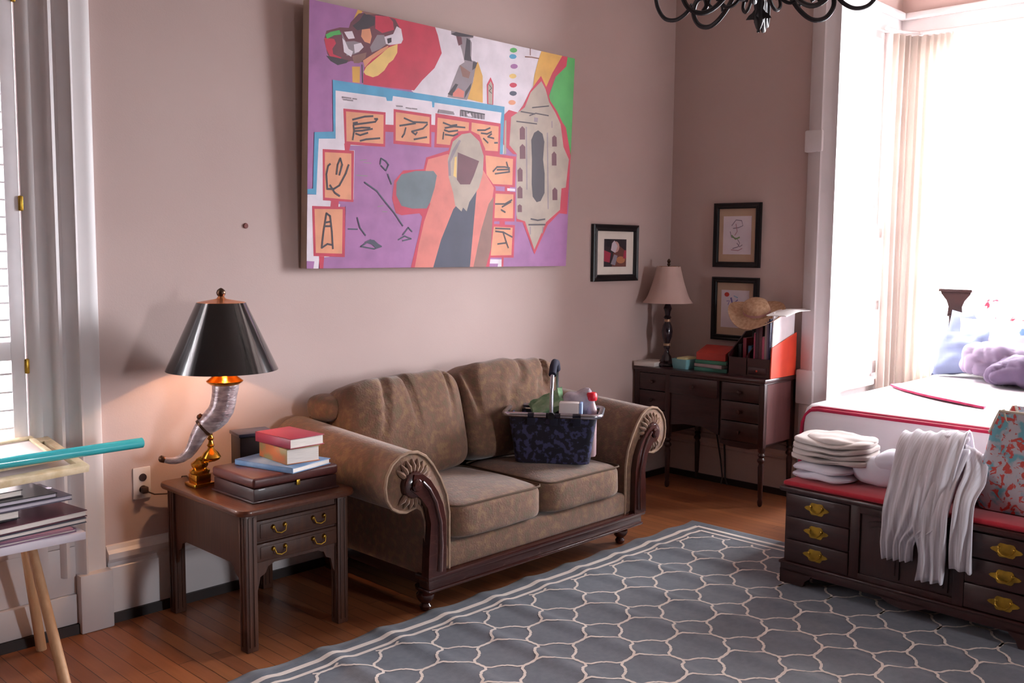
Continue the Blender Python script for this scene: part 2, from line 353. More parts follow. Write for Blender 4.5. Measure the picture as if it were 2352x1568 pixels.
# outlet
r=thing('wall_outlet',(1.765,YA,.54),'white double electrical outlet low on the wall left of the end table','outlet')
b=MB(); b.box((1.727,YA-.007,.482),(1.803,YA,.615),.004); b.build('cover_plate',M_white,r)
for z in(.572,.522):
    b=MB(); b.lathe([(0,-.010),(.016,-.010),(.017,-.006)],(1.768,YA,z),16,'y'); b.build('socket',mat('brown_socket','33211f',rough=.5),r)
ART=[("white",0,[744,1200,1539,1200,1522,1155,1486,1065,1484,988,1471,872,1281,777,1259,585,601,872]),("red",0,[349,1200,744,1200,764,1163,793,1081,747,1001,668,931,618,876,306,866,305,907,314,965,269,1088]),("gold",0,[266,1200,299,1200,242,1139,222,1108]),("gold",0,[239,939,285,945,285,870,243,868]),("dark",3,[296,954,301,874]),("yellow",0,[507,1082,506,1041,482,1004,455,984,429,947,392,918,361,906,318,912,306,923,322,950,395,1009,453,1058]),("maroon",0,[81,1036,93,1077,167,1104,217,1110,227,1137,272,1184,328,1200,434,1200,489,1195,518,1159,538,1124,526,1089,466,1072,397,1017,303,968,231,963,170,938,125,946,100,976]),("red",0,[82,1044,136,1048,147,1030,127,1003,132,980,178,971,168,953,118,962,93,998]),("dark",0,[93,967,133,968,218,964,208,951,158,934,118,947]),("green",0,[89,1060,116,1076,165,1092,176,1074,136,1064,97,1042]),("dark",0,[238,1123,276,1153,306,1194,369,1184,365,1147,318,1123,266,1107]),("brown",0,[285,1198,347,1200,384,1200,316,1187]),("red",0,[369,1192,448,1200,476,1181,483,1145,413,1118,370,1132]),("orange",0,[292,1115,339,1127,350,1092,341,1058,309,1062,288,1083]),("grey",0,[175,1089,201,1046,247,1056,288,1054,279,1009,248,996,208,983,187,1036]),("white",0,[191,1088,236,1099,252,1069,216,1060,206,1070]),("white",0,[181,1059,196,1049,217,1016,243,1008,233,982,192,997,187,1028]),("white",0,[247,1040,288,1054,304,1037,279,1013,253,1001]),("grey",0,[382,1105,424,1111,442,1073,400,1042,352,1019,341,1042]),("white",0,[425,1103,478,1124,499,1164,527,1156,540,1108,529,1088,458,1069,436,1072]),("dark",0,[441,1097,468,1106,469,1085,447,1074]),("orange",0,[301,975,405,1043,453,1068,443,1048,353,987,312,944]),("brown",0,[238,987,321,1015,316,990,280,960,249,956]),("grey",0,[852,1200,1009,1200,1007,1189,982,1183,998,1163,998,1074,1028,1074,1042,1053,1018,987,1008,932,976,870,839,870,870,943,915,1036,951,1059,929,1118,895,1183,852,1185]),("dark",0,[850,1183,886,1200,1010,1200,1004,1193,893,1179]),("dark",0,[961,1182,986,1173,990,1098,1004,1069,948,1070,954,1128]),("dark",0,[1011,1070,1049,1070,1031,1041,1007,1025]),("dark",0,[962,912,1004,961,999,934,958,875]),("dark",0,[840,884,892,943,911,941,871,879]),("brown",0,[918,1040,956,1027,995,1014,984,981,940,985]),("maroon",0,[887,1180,924,1181,931,1147,907,1135]),("gold",0,[1045,1076,1084,1005,1091,869,979,875,1016,969,1028,1034]),("salmon",0,[876,893,912,924,956,911,951,879,877,877]),("red",0,[1116,966,1143,1008,1167,972,1169,866,1124,866]),("taupe",0,[1126,963,1145,988,1159,967,1162,868,1132,869]),("dark",2,[1133,968,1153,952,1135,936,1155,925]),("green",0,[1338,1176,1335,1169,1324,1163,1310,1159,1296,1159,1285,1162,1281,1168,1284,1175,1295,1181,1309,1185,1323,1185,1334,1182]),("blue",0,[1335,1142,1331,1135,1321,1129,1307,1126,1293,1125,1282,1129,1278,1134,1281,1141,1291,1148,1305,1151,1320,1151,1330,1148]),("purple",0,[1347,1092,1344,1085,1334,1079,1319,1075,1305,1075,1294,1078,1290,1084,1293,1091,1303,1097,1318,1101,1332,1101,1343,1098]),("yellow",0,[1340,1039,1336,1032,1326,1026,1312,1022,1298,1022,1287,1026,1283,1032,1286,1038,1296,1044,1310,1048,1325,1048,1335,1045]),("red",0,[1346,992,1342,985,1332,979,1318,975,1303,975,1293,979,1288,985,1292,992,1302,998,1316,1001,1331,1001,1341,998]),("navy",0,[1347,948,1344,941,1334,935,1319,931,1305,932,1294,935,1290,941,1293,948,1303,954,1318,957,1332,957,1343,954]),("orange",0,[1341,898,1338,891,1327,885,1313,882,1299,882,1288,886,1284,892,1287,899,1297,905,1311,908,1326,908,1337,904]),("brown",3,[1441,1200,1443,1166]),("brown",3,[1402,1151,1455,1156,1519,1157]),("gold",0,[1532,1200,1724,1200,1670,1141,1585,995,1496,932,1471,968,1483,1064,1508,1144]),("red",0,[1709,1200,1758,1200,1748,1147,1660,1077,1616,984,1622,907,1565,978,1629,1093]),("green",0,[1755,1200,1820,1200,1820,626,1753,691,1726,829,1646,890,1610,964,1660,1077,1748,1147]),("red",0,[1536,1066,1584,1010,1624,937,1683,889,1734,830,1767,803,1820,646,1809,306,1739,309,1644,239,1540,69,1432,248,1379,252,1354,349,1351,611,1250,668,1251,821,1290,853,1360,846,1399,888,1450,970]),("taupe",0,[1541,1038,1578,999,1613,930,1669,878,1719,818,1753,691,1805,624,1788,460,1750,453,1745,329,1628,254,1538,96,1451,254,1385,267,1365,350,1364,622,1303,665,1309,817,1387,863,1414,880,1457,966]),("red",0,[1271,832,1294,835,1296,655,1278,653]),("taupe",0,[1260,794,1273,795,1281,615,1264,614]),("dark",0,[1476,708,1498,749,1530,766,1568,750,1586,707,1581,608,1599,530,1605,420,1574,373,1541,365,1506,395,1494,464,1488,602]),("maroon",0,[1384,702,1380,760,1400,777,1422,764,1426,706]),("maroon",0,[1390,597,1385,662,1406,680,1430,666,1435,601]),("maroon",0,[1380,472,1375,534,1394,551,1415,537,1419,475]),("maroon",0,[1383,380,1379,434,1398,449,1419,436,1423,382]),("maroon",0,[1388,304,1386,339,1402,348,1420,340,1423,305]),("maroon",0,[1654,686,1650,737,1669,751,1689,740,1694,689]),("maroon",0,[1658,579,1653,642,1672,660,1693,645,1698,581]),("maroon",0,[1676,382,1671,440,1691,456,1714,442,1718,384]),("dark",3,[1384,854,1498,853]),("dark",3,[1456,840,1505,857,1612,855]),("dark",3,[1353,798,1517,800]),("dark",3,[1475,885,1611,909]),("dark",4,[1499,269,1556,263,1617,271]),("dark",4,[1482,236,1620,240]),("grey",4,[1495,223,1498,184]),("grey",4,[1604,225,1599,192]),("grey",4,[1643,825,1646,793]),("grey",4,[1432,773,1456,434]),("grey",4,[1608,757,1641,332]),("grey",0,[1493,834,1525,834,1523,810,1493,809]),("blue",0,[130,865,1255,866,1254,612,1224,609,613,539,182,342,48,339,0,340,0,362,30,366,34,620,138,632]),("white",0,[147,819,441,822,447,806,480,809,484,833,734,835,738,807,751,808,752,832,1233,833,1227,775,1221,609,977,565,182,300,125,54,69,50,65,0,0,0,0,337,48,339,58,593,151,601]),("purple",0,[0,35,42,33,37,0,0,0]),("purple",0,[435,659,1216,729,1240,344,1221,0,88,0,89,50,213,55,214,293,121,315,121,323,260,321,260,556,224,553,223,576,437,591]),("purple",0,[1111,603,1361,621,1380,242,1401,237,1404,0,1139,0]),("red",0,[439,693,494,696,495,662,440,659]),("red",0,[729,720,762,721,761,685,731,685]),("red",0,[200,583,237,583,229,552,204,552]),("red",0,[192,742,441,751,442,587,203,579]),("orange",0,[207,731,429,738,431,600,213,594]),("red",0,[490,772,733,771,738,609,493,606]),("orange",0,[503,759,722,757,725,625,506,622]),("red",0,[760,780,1230,774,1231,600,1104,600,1089,629,758,610]),("orange",0,[775,760,995,757,992,631,773,629]),("orange",0,[1014,759,1215,757,1216,625,1116,622,1010,660]),("red",0,[80,548,257,554,258,314,85,315]),("orange",0,[92,535,242,540,245,324,95,328]),("red",0,[131,322,174,321,172,285,126,283]),("red",0,[26,287,212,289,213,53,37,58]),("orange",0,[39,274,197,278,197,69,49,72]),("red",0,[67,57,96,56,91,0,71,0]),("red",0,[1110,612,1358,607,1359,439,1153,438]),("orange",0,[1115,597,1335,593,1337,451,1173,448,1130,496]),("red",0,[1278,447,1317,447,1319,411,1280,409]),("white",0,[1297,432,1360,431,1361,418,1298,417]),("red",0,[1192,414,1364,413,1365,251,1192,248]),("orange",0,[1203,398,1348,400,1351,268,1201,266]),("red",0,[1246,252,1287,254,1289,229,1248,228]),("red",0,[1192,234,1369,231,1368,50,1176,50]),("orange",0,[1204,219,1352,217,1350,64,1173,61]),("white",0,[1156,42,1283,40,1277,0,1137,0]),("purple",0,[1174,18,1247,17,1243,0,1164,0]),("red",0,[1273,50,1289,50,1288,0,1274,0]),("red",0,[856,602,706,555,691,496,558,481,503,427,492,340,517,270,554,261,670,274,689,257,672,176,622,0,1180,0,1205,246,1208,429,1134,496,1118,631,1072,700,1007,716,919,705,872,657]),("salmon",0,[850,583,719,547,703,492,740,324,702,232,670,113,648,0,1086,0,1146,100,1194,429,1109,518]),("brown",0,[1194,381,1187,100,1153,0,1059,0,1107,196,1159,341]),("navy",0,[1065,408,1052,242,1033,0,772,0,821,143,901,303,962,361]),("teal",0,[547,461,639,484,757,491,780,470,767,406,740,333,717,300,622,296,552,307,517,358,517,419]),("taupe",0,[1007,705,1074,665,1109,593,1107,499,1081,423,1014,344,997,295,970,314,959,293,913,322,897,386,862,466,852,556,884,649,945,692]),("grey",0,[927,662,882,604,854,542,861,473,878,474,871,543,909,606,941,658]),("yellow",0,[900,570,914,576,916,466,895,475]),("maroon",0,[920,597,1076,563,1041,484,1015,437,945,433,920,457]),("dark",4,[246,697,316,718,364,725]),("dark",4,[374,713,392,715,379,700,316,687,251,674]),("dark",4,[251,681,273,686]),("dark",4,[256,657,299,665,348,669]),("dark",4,[256,645,300,651,362,665]),("dark",4,[265,634,291,629,335,644]),("dark",4,[292,603,327,613,408,625]),("dark",4,[251,670,256,647,248,605]),("dark",4,[557,735,615,722,707,728]),("dark",4,[530,696,591,709,629,717]),("dark",4,[707,720,679,696,607,675]),("dark",4,[607,675,631,662,641,674]),("dark",4,[568,689,560,660,546,642]),("dark",4,[623,638,705,656]),("dark",4,[814,738,868,728,908,736]),("dark",4,[827,713,888,726,966,728]),("dark",4,[823,702,854,697,915,708]),("dark",4,[829,680,885,679,916,691]),("dark",4,[818,690,815,656]),("dark",4,[1057,723,1112,728,1149,743]),("dark",4,[1085,710,1129,710,1161,724]),("dark",4,[1162,713,1135,695,1180,691]),("dark",4,[1103,684,1137,664]),("dark",4,[1187,668,1209,670]),("dark",4,[108,368,102,435,111,474,122,483]),("dark",4,[108,368,145,370,176,388,212,446,227,486]),("dark",4,[159,439,164,482,179,513,190,484,175,436]),("dark",4,[123,386,150,353,177,339]),("dark",4,[81,96,90,170,105,256,126,244,137,171,144,93]),("dark",4,[81,96,112,114,138,110]),("dark",4,[97,213,126,218]),("dark",4,[95,196,126,197]),("dark",4,[1184,516,1212,541,1271,545,1309,542]),("dark",4,[1199,504,1310,521]),("dark",4,[1213,526,1310,534]),("dark",4,[1284,572,1310,521]),("dark",4,[1209,342,1284,345,1336,369]),("dark",4,[1256,312,1287,300]),("dark",4,[1262,328,1329,358]),("dark",4,[1217,210,1331,209]),("dark",4,[1218,194,1279,190,1349,165]),("dark",4,[1279,185,1322,105]),("dark",4,[1237,125,1297,131]),("navy",3,[414,503,419,530,448,519,465,502,449,474,420,495]),("navy",3,[461,457,486,410]),("navy",3,[322,410,395,374,454,318]),("navy",3,[454,318,507,271,563,209]),("navy",3,[282,241,299,193,333,158]),("navy",3,[228,186,283,186]),("navy",3,[307,104,362,136,431,105,386,93,307,104]),("navy",3,[535,139,576,158,619,145,565,135]),("navy",3,[564,163,599,200,623,182]),("navy",0,[323,124,362,138,385,136,431,103,397,94,374,114]),("grey",2,[292,512,330,517]),("grey",2,[314,503,358,503]),("grey",2,[271,441,337,441]),("grey",2,[403,298,437,304]),("grey",2,[432,275,461,275]),("grey",3,[186,793,210,793]),("grey",3,[212,793,233,793]),("grey",3,[244,793,266,793]),("grey",3,[193,783,210,784]),("grey",3,[214,783,244,784]),("grey",3,[508,788,543,790]),("grey",3,[565,786,598,785]),("grey",3,[603,786,636,787]),("grey",4,[783,797,818,797]),("grey",4,[823,797,880,796]),("grey",4,[779,788,834,789]),("grey",4,[839,788,885,789]),("grey",0,[930,816,1107,812,1106,783,932,783]),("dark",3,[941,812,945,786]),("dark",3,[964,811,968,786]),("dark",3,[986,811,990,785]),("dark",3,[1009,810,1013,785]),("dark",3,[1032,809,1036,785]),("dark",3,[1055,808,1059,784]),("dark",3,[1079,808,1083,784]),("dark",3,[936,813,1104,810]),("white",0,[973,798,999,805,1016,787,985,786])]
# ------------------------------------------------------------------ painting
AC={'purple':'a4679f','white':'e6d9e2','red':'c22545','gold':'dba445','yellow':'edc573','blue':'4d9cc4','orange':'e2966f','taupe':'b3a192','dark':'3a2b36','green':'4fae55','salmon':'d9776b','teal':'66727a','navy':'3f4055','maroon':'6b3340','grey':'8f7f86','brown':'8d6156'}
AK=list(AC)
r=thing('painting',(2.548,3.790,1.43),'huge purple collage canvas with orange cards and a domed building, above the sofa','painting')
r.rotation_euler=(math.radians(2.2),0,0)
# local: x right, z up, front at y=0 (towards room is -y)
def build_local(mb,name,mats,parent,**k):
    L=parent.location.copy(); parent.location=(0,0,0); o=mb.build(name,mats,parent,**k); parent.location=L; return o
b=MB(); b.box((0,0,0),(1.82,.05,1.2),.004); build_local(b,'canvas',mat('canvas_edge','c9b6a6','bda999',rough=.85,scale=5),r)
b=MB()
for i,(c,w,pts) in enumerate(ART):
    b.mi=AK.index(c); P=[(pts[k]/1000,pts[k+1]/1000) for k in range(0,len(pts),2)]; y=-.0004-.00002*i
    if w:
        for (x0,z0),(x1,z1) in zip(P,P[1:]):
            d=V((x1-x0,0,z1-z0)); 
            if d.length<1e-4: continue
            d.normalize(); h=w*.0011; q=V((-d.z,0,d.x))*h; e=d*h*.6; a=V((x0,y,z0));c_=V((x1,y,z1))
            b.add([a+q-e,c_+q+e,c_-q+e,a-q-e],[(0,1,2,3)])
    else:
        # triangulate each painted patch
        from mathutils.geometry import tessellate_polygon
        vs=[V((x,0,z)) for x,z in P]; tr=tessellate_polygon([vs]); b.add([(x,y,z) for x,z in P],[tuple(t) for t in tr])
b.mi=AK.index('purple'); b.add([(0,-.0003,0),(1.82,-.0003,0),(1.82,-.0003,1.2),(0,-.0003,1.2)],[(0,1,2,3)])
ams=[]
for k in AK:
    h=AC[k]; c=[int(h[i:i+2],16) for i in(0,2,4)]; d=''.join('%02x'%int(x*.9) for x in c)
    ams.append(mat('art_'+k,h,d,rough=.6,scale=9,contrast=(.4,.75)))
build_local(b,'painted_surface',ams,r,smooth=False)
# ------------------------------------------------------------------ framed pictures
def frame(P,w,h,fw,mx_,mz_,face,label,paint,matc,ins=None):
    """P = bottom corner, face 'y' hung on wall_back, 'x' hung on wall_right (width runs to -y)"""
    f=(lambda a,d,z:(P[0]+a,P[1]-d,P[2]+z)) if face=='y' else (lambda a,d,z:(P[0]-d,P[1]-a,P[2]+z))
    r=thing('framed_picture',P,label,'picture')
    b=MB()
    pf=[(0,0),(0,.022),(.008,.026),(fw*.5,.020),(fw-.006,.024),(fw,.018),(fw,0)]
    cs=[]
    for (a,z,sa,sz) in((0,0,1,1),(w,0,-1,1),(w,h,-1,-1),(0,h,1,-1)):
        cs.append([f(a+sa*u,d,z+sz*u) for u,d in pf])
    n=len(pf);vs=[p for c in cs for p in c];fs=[]
    for i in range(4):
        j=(i+1)%4
        for k in range(n): fs.append((i*n+k,i*n+(k+1)%n,j*n+(k+1)%n,j*n+k))
    b.add(vs,fs); b.build('frame_moulding',M_black,r,smooth=False)
    def rect(name,m,a0,z0,a1,z1,d0,d1,par):
        b=MB(); p=f(a0,d0,z0); q=f(a1,d1,z1); b.box(p,q); return b.build(name,m,par,smooth=False)
    rect('mat_board',matc,fw,fw,w-fw,h-fw,.002,.008,r)
    m=fw+mx_; n_=fw+mz_; pr_=rect('print',ins or mat('print_paper','e3d7de','d9ccd6',rough=.8),m,n_,w-m,h-n_,.0082,.0095,r)
    for i,(mm,poly) in enumerate(paint):
        pass
    b=MB(); ms=[]
    for i,(mm,poly) in enumerate(paint):
        if mm not in ms: ms.append(mm)
        b.mi=ms.index(mm); y=.0098+.00005*i
        pts=[f(m+(w-2*m)*u,y,n_+(h-2*n_)*v) for u,v in poly]
        vs=[V(p) for p in pts]; from mathutils.geometry import tessellate_polygon
        tr=tessellate_polygon([vs]); b.add(pts,[tuple(t) for t in tr])
    if paint: b.build('drawing',ms,pr_,smooth=False)
    return r
def ell(cx,cy,rx,ry,n=14,a=0): return [(cx+rx*cos(t*2*PI/n)*cos(a)-ry*sin(t*2*PI/n)*sin(a),cy+rx*cos(t*2*PI/n)*sin(a)+ry*sin(t*2*PI/n)*cos(a)) for t in range(n)]
def stroke(pts,w):
    L=[];R=[]
    for i,(x,y) in enumerate(pts):
        a=pts[max(i-1,0)];c=pts[min(i+1,len(pts)-1)]; dx,dy=c[0]-a[0],c[1]-a[1]; l=math.hypot(dx,dy) or 1
        L.append((x-dy/l*w,y+dx/l*w)); R.append((x+dy/l*w,y-dx/l*w))
    return L+R[::-1]
mk=lambda n,c:mat('ink_'+n,c,rough=.7)
M_cream=mat('cream_mat_board','efe6dc','e8dfd4',rough=.85); M_tan=mat('tan_mat_board','c4a890','bb9f88',rough=.85)
pp=[(mk('dark','2c2026'),[(0,0),(1,0),(1,1),(0,1)]),(mk('brown','6d3c34'),[(.35,0),(1,0),(1,.55),(.7,.75),(.4,.5)]),(mk('wine','a02a44'),[(0,.2),(.25,.15),(.3,.5),(.0,.6)]),
 (mk('skin','c79c94'),ell(.52,.72,.16,.2)),(mk('pale','c9bcc6'),[(.3,.6),(.5,.5),(.6,.75),(.45,.95),(.35,.85)]),(mk('rust','b5764f'),ell(.75,.25,.2,.13)),(mk('black2','17121a'),[(.05,.75),(.3,.7),(.32,1),(.05,1)]),(mk('grey2','8d8490'),[(.3,.1),(.5,.05),(.6,.4),(.45,.45)]),(mk('wine','a02a44'),[(.85,.3),(1,.3),(1,.6),(.9,.6)])]
frame((4.665,YA-.001,1.33),.462,.357,.042,.075,.049,'y','black framed dark red and brown print, alone on the wall right of the painting',pp,M_cream)
G1=[(mk('grey','8b7f90'),stroke([(.3,.75),(.45,.9),(.65,.88),(.7,.75),(.55,.7),(.35,.68)],.012)),(mk('grey','8b7f90'),stroke([(.25,.6),(.3,.45),(.5,.42),(.6,.3),(.55,.2),(.35,.15)],.012)),(mk('green','7f9a6c'),stroke([(.3,.5),(.45,.4),(.6,.45)],.02)),(mk('rose','b07f8c'),stroke([(.45,.8),(.5,.6),(.42,.5)],.012)),(mk('grey','8b7f90'),stroke([(.5,.3),(.6,.2),(.7,.25)],.012)),(mk('rose','b07f8c'),stroke([(.3,.12),(.55,.1),(.7,.16)],.01))]
frame((XB-.001,3.493,1.422),.341,.413,.036,.032,.048,'x','black framed line drawing in a tan mat, upper of the two pictures above the desk',G1,M_tan)
G2=[(mk('red','c0392f'),ell(.2,.88,.09,.06)),(mk('violet','7c6ba8'),stroke([(.35,.8),(.4,.65),(.3,.55),(.4,.45)],.03)),(mk('violet','7c6ba8'),stroke([(.6,.75),(.5,.68),(.55,.6)],.015)),(mk('grey','8b7f90'),stroke([(.3,.3),(.5,.26),(.6,.3)],.012)),(mk('sky','8fb0c8'),stroke([(.45,.85),(.6,.8)],.015)),(mk('violet','7c6ba8'),stroke([(.2,.7),(.3,.72),(.25,.6)],.012))]
frame((XB-.001,3.493,.948),.341,.411,.036,.032,.048,'x','black framed sketch in a tan mat, lower picture partly behind the straw hat',G2,M_tan)
# ------------------------------------------------------------------ sofa
sofa=thing('sofa',(3.29,3.36,0),'tan brown two-seat sofa with scrolled arms and dark carved wood, under the painting','sofa')
b=MB(); b.box((2.57,2.955,.105),(4.04,3.02,.16),.006); b.box((2.555,2.94,.152),(4.055,3.03,.176),.007); b.box((2.565,2.948,.100),(4.045,3.02,.112),.004)
b.box((2.60,3.02,.11),(2.66,3.80,.17)); b.box((3.92,3.02,.11),(3.98,3.80,.17)); b.box((2.60,3.74,.11),(3.98,3.80,.17))
b.build('base_rail',M_mahogx,sofa)
for x in(2.615,3.955):
    b=MB(); b.lathe([(.014,0),(.022,.004),(.026,.018),(.018,.03),(.030,.042),(.040,.058),(.040,.072),(.028,.085),(.044,.095),(.046,.108)],(x,3.030,0),20); b.build('foot',M_mahog,sofa)
for x in(2.65,3.93):
    b=MB(); b.box((x-.025,3.72,0),(x+.025,3.78,.115),.006); b.build('foot',M_mahog,sofa)
b=MB(); b.box((2.66,2.968,.17),(3.92,3.74,.283),.02,seg=3); b.build('seat_deck',M_fabric,sofa)
CX=3.305
def cush(cx,seed):
    def fn(w,q):
        if q.z>0: w.z+=.025*(1-q.x**2)*(1-q.y**2)
        return w
    b=MB(); b.blob((cx,3.255,.362),(.586,.62,.165),p=7,n=14,nz=.006,ns=5,seed=seed,fn=fn)
    c=b.build('seat_cushion',M_fabric,sofa)
    b=MB()
    for zz in(.437,):
        pts=[]
        hx,hy=.280,.298
        for sx,sy,a0 in((1,1,0),(-1,1,90),(-1,-1,180),(1,-1,270)):
            for k in range(4):
                a=math.radians(a0+30*k); pts.append((cx+sx*(hx-.05)+.05*cos(a),3.255+sy*(hy-.05)+.05*sin(a),zz))
        b.tube(pts,.0045,6,closed=True)
    b.build('piping',mat('dark_piping','5b4636',rough=.9),c)
cush(2.998,1); cush(3.590,2)
# arms: rolled profile run front to back
def arm(s):
    X=lambda x:CX+s*(x-2.48-.0)   # mirror helper (x measured from left arm roll centre)
    prof=[(.215,.17),(.215,.42),(.200,.50),(.165,.575),(.125,.635),(.085,.678),(.040,.702),(-.005,.706),(-.050,.696),(-.090,.668),(-.117,.625),(-.125,.580),(-.118,.530),(-.092,.490),(-.055,.470),(-.020,.463),(.030,.474),(.060,.455),(.080,.41),(.090,.17)]
    prof=[(CX-s*(.825-u),z) for u,z in prof]
    n=len(prof); ys=[2.972,2.980,2.992,3.2,3.45,3.68,3.79,3.80]; ins=[.010,.003,0,0,0,0,.0,.01]; vs=[];fs=[]
    cx=CX-s*.80; cz=.45
    for y,e in zip(ys,ins):
        lift=.045*max(0,(y-3.0)/.8)
        for x,z in prof:
            k=1-e/.12*.6; xx=cx+(x-cx)*k; zz=cz+(z-cz)*k; zz+=lift*max(0,min(1,(z-.42)/.2)); vs.append((xx,y,zz))
    N=len(ys)
    for i in range(N-1):
        for k in range(n): fs.append((i*n+k,i*n+(k+1)%n,(i+1)*n+(k+1)%n,(i+1)*n+k))
    fs.append(tuple(range(n))); fs.append(tuple((N-1)*n+k for k in range(n)))
    b=MB(); b.add(vs,fs); a=b.build('armrest',M_fabric,sofa,angle=60)
    # gathered fabric ring around the scroll + welt
    b=MB(); pts=[(x,2.972,z) for x,z in prof[0:17]]; b.tube(pts,.007,6); b.build('welt',M_piping,a)
    c=(CX-s*.815,.575)
    b=MB()
    for k in range(17):
        t=math.radians(40+k*17); r0,r1=.050,.104
        q0=(c[0]-s*cos(t)*r0,2.965,c[1]+sin(t)*r0); q1=(c[0]-s*cos(t)*r1,2.972,c[1]+sin(t)*r1)
        b.tube([q0,((q0[0]+q1[0])/2,2.963,(q0[2]+q1[2])/2),q1],[.010,.0125,.004],8)
    b.build('pleats',M_fabric,a)
    # carved wooden arm post
    w=[(.075,.17),(.080,.30),(.088,.40),(.070,.47),(.035,.515),(.012,.535),(-.02,.56),(.0,.62),(.045,.615),(.085,.585),(.125,.53),(.155,.47),(.170,.40),(.172,.30),(.172,.17)]
    P=[(CX-s*(.825-u),z) for u,z in w]
    b=MB(); b.prism(P,2.940,2.985,'y')
    b.tube([(CX-s*(.825-u),2.938,z) for u,z in((.135,.19),(.14,.30),(.135,.40),(.11,.49),(.075,.55),(.04,.585))],[.012,.011,.010,.009,.008,.007],8)
    b.lathe([(0,-.012),(.020,-.010),(.026,-.002),(.020,.004),(.030,.010),(.052,.012),(.058,.022),(.058,.050)],(c[0]+s*.0,2.935,c[1]),24,'y')
    b.build('arm_post',M_mahog,sofa,angle=35)
arm(1); arm(-1)
# back
b=MB(); prof=[(3.80,.17),(3.80,.76),(3.785,.80),(3.75,.822),(3.70,.815),(3.66,.77),(3.64,.60),(3.62,.17)]
vs=[];fs=[];xs=[2.56,2.60,2.75,3.3,3.86,4.01,4.05]; n=len(prof)
for x in xs:
    e=.96 if x in(2.56,4.05) else 1
    for y,z in prof: vs.append((x,3.71+(y-3.71)*e,.17+(z-.17)*(e if e<1 else 1+.03*cos((x-3.3)*2))))
for i in range(len(xs)-1):
    for k in range(n): fs.append((i*n+k,i*n+(k+1)%n,(i+1)*n+(k+1)%n,(i+1)*n+k))
fs.append(tuple(range(n))); fs.append(tuple((len(xs)-1)*n+k for k in range(n)))
b.add(vs,fs)
b.blob((2.59,3.69,.79),(.14,.22,.12),p=2.6,n=6,nz=.01,seed=4); b.blob((4.02,3.69,.77),(.14,.22,.10),p=2.6,n=6,nz=.01,seed=5)
b.build('back_frame',M_fabric,sofa,angle=60)
def bcush(cx,w,seed,dz=0,tw=0):
    def fn(q3,q):
        w_=q3.copy()
        if q.z>-.2 and q.y<.6: # creases fanning down from the top seam
            c_=sin(q3.x*30+seed*2+4.5*noise.noise(V((q3.x*6,q3.z*2,seed*3)))-q3.z*9*(1 if seed==1 else .6)); c_=max(0,c_)**5
            w_.y+= .055*c_*min(1,max(0,(q.z+.2)))*(.35+.65*noise.noise(V((q3.x*7+seed,q3.z*4,1)))+.3)
        w_.z+= (.012*noise.noise(V((q3.x*11+seed*3,0,2)))-.012*q.x*q.x)*max(q.z,0)
        if q.y<0: w_.y-= .045*(1-q.x**2)*(1-q.z**2)
        w_.y+=.014*noise.noise(V((q3.x*6,q3.z*3+seed,q3.x*2)))
        return w_
    M=RX(-13)@RY(tw)
    b=MB(); b.blob((cx,3.575,.685+dz),(w,.23,.50),p=6,n=42,nz=.012,ns=5,seed=seed,fn=fn,M=M)
    # deep creases fanning from the top seam
    c=b.build('back_cushion',M_fabric,sofa,angle=180)
    b=MB(); 
    for k in range(25):pass
    pts=[]
    for k in range(19):
        u=-.82+1.64*k/18; p=M@V((u*w/2,-.055,.50/2*.975-.01*u*u+.004*sin(k*2.3))); pts.append((p.x+cx,p.y+3.575,p.z+.685+dz))
bcush(2.925,.70,1,-.012,-2); bcush(3.640,.72,2,.004,1)
# ------------------------------------------------------------------ basket on the sofa
M_bsk=mat('dark_navy_patterned_fabric','100f22','3c3c62',rough=.6,scale=38,contrast=(.50,.58),detail=2)
bk=thing('shopping_basket',(0,0,0),'dark navy patterned shopping basket with aluminium rim and black grip, on the right sofa seat','basket')
def rr(w,h,r,n=5):
    o=[]
    for sx,sy,a0 in((1,1,0),(-1,1,90),(-1,-1,180),(1,-1,270)):
        for k in range(n+1):
            a=math.radians(a0+90*k/n); o.append((sx*(w/2-r)+r*cos(a),sy*(h/2-r)+r*sin(a)))
    return o
def loft(b,rings,cap0=True,cap1=False):
    n=len(rings[0]); vs=[p for r_ in rings for p in r_]; fs=[]
    for i in range(len(rings)-1):
        for k in range(n): fs.append((i*n+k,i*n+(k+1)%n,(i+1)*n+(k+1)%n,(i+1)*n+k))
    if cap0: fs.append(tuple(range(n))[::-1])
    if cap1: fs.append(tuple((len(rings)-1)*n+k for k in range(n)))
    b.add(vs,fs)
b=MB(); rings=[]
for z,w,h in((0,.35,.19),(.004,.37,.205),(.06,.385,.215),(.15,.41,.235),(.235,.435,.255),(.236,.425,.245),(.12,.395,.215),(.015,.36,.19)):
    rings.append([(x,y,z) for x,y in rr(w,h,.03)])
loft(b,rings,True,True); b.build('basket_body',M_bsk,bk)
b=MB(); b.tube([(x,y,.250) for x,y in rr(.475,.29,.045,6)],.0135,10,closed=True); rim=b.build('rim',M_silver,bk)
M_web=mat('black_webbing','16152a',rough=.8)
for y in(-.145,.145):
    for a,c,q in((-.115,-.085,-.10),(-.025,.045,.01),(.105,.145,.125)):
        b=MB(); b.tube([(a,y,.25),(c,y,.25)],.0135,10); b.box((q-.02,y-(.01 if y>0 else -.002),.20),(q+.02,y+(.002 if y>0 else .01),.25),.002); b.build('rim_loop',M_web,bk)
b=MB()
hp=[(0,-.150,.25),(0,-.146,.36),(0,-.125,.44),(0,-.07,.485),(0,0,.495),(0,.07,.485),(0,.125,.44),(0,.146,.36),(0,.150,.25)]
b.tube(hp,.0095,10); hd=b.build('handle',M_silver,bk)
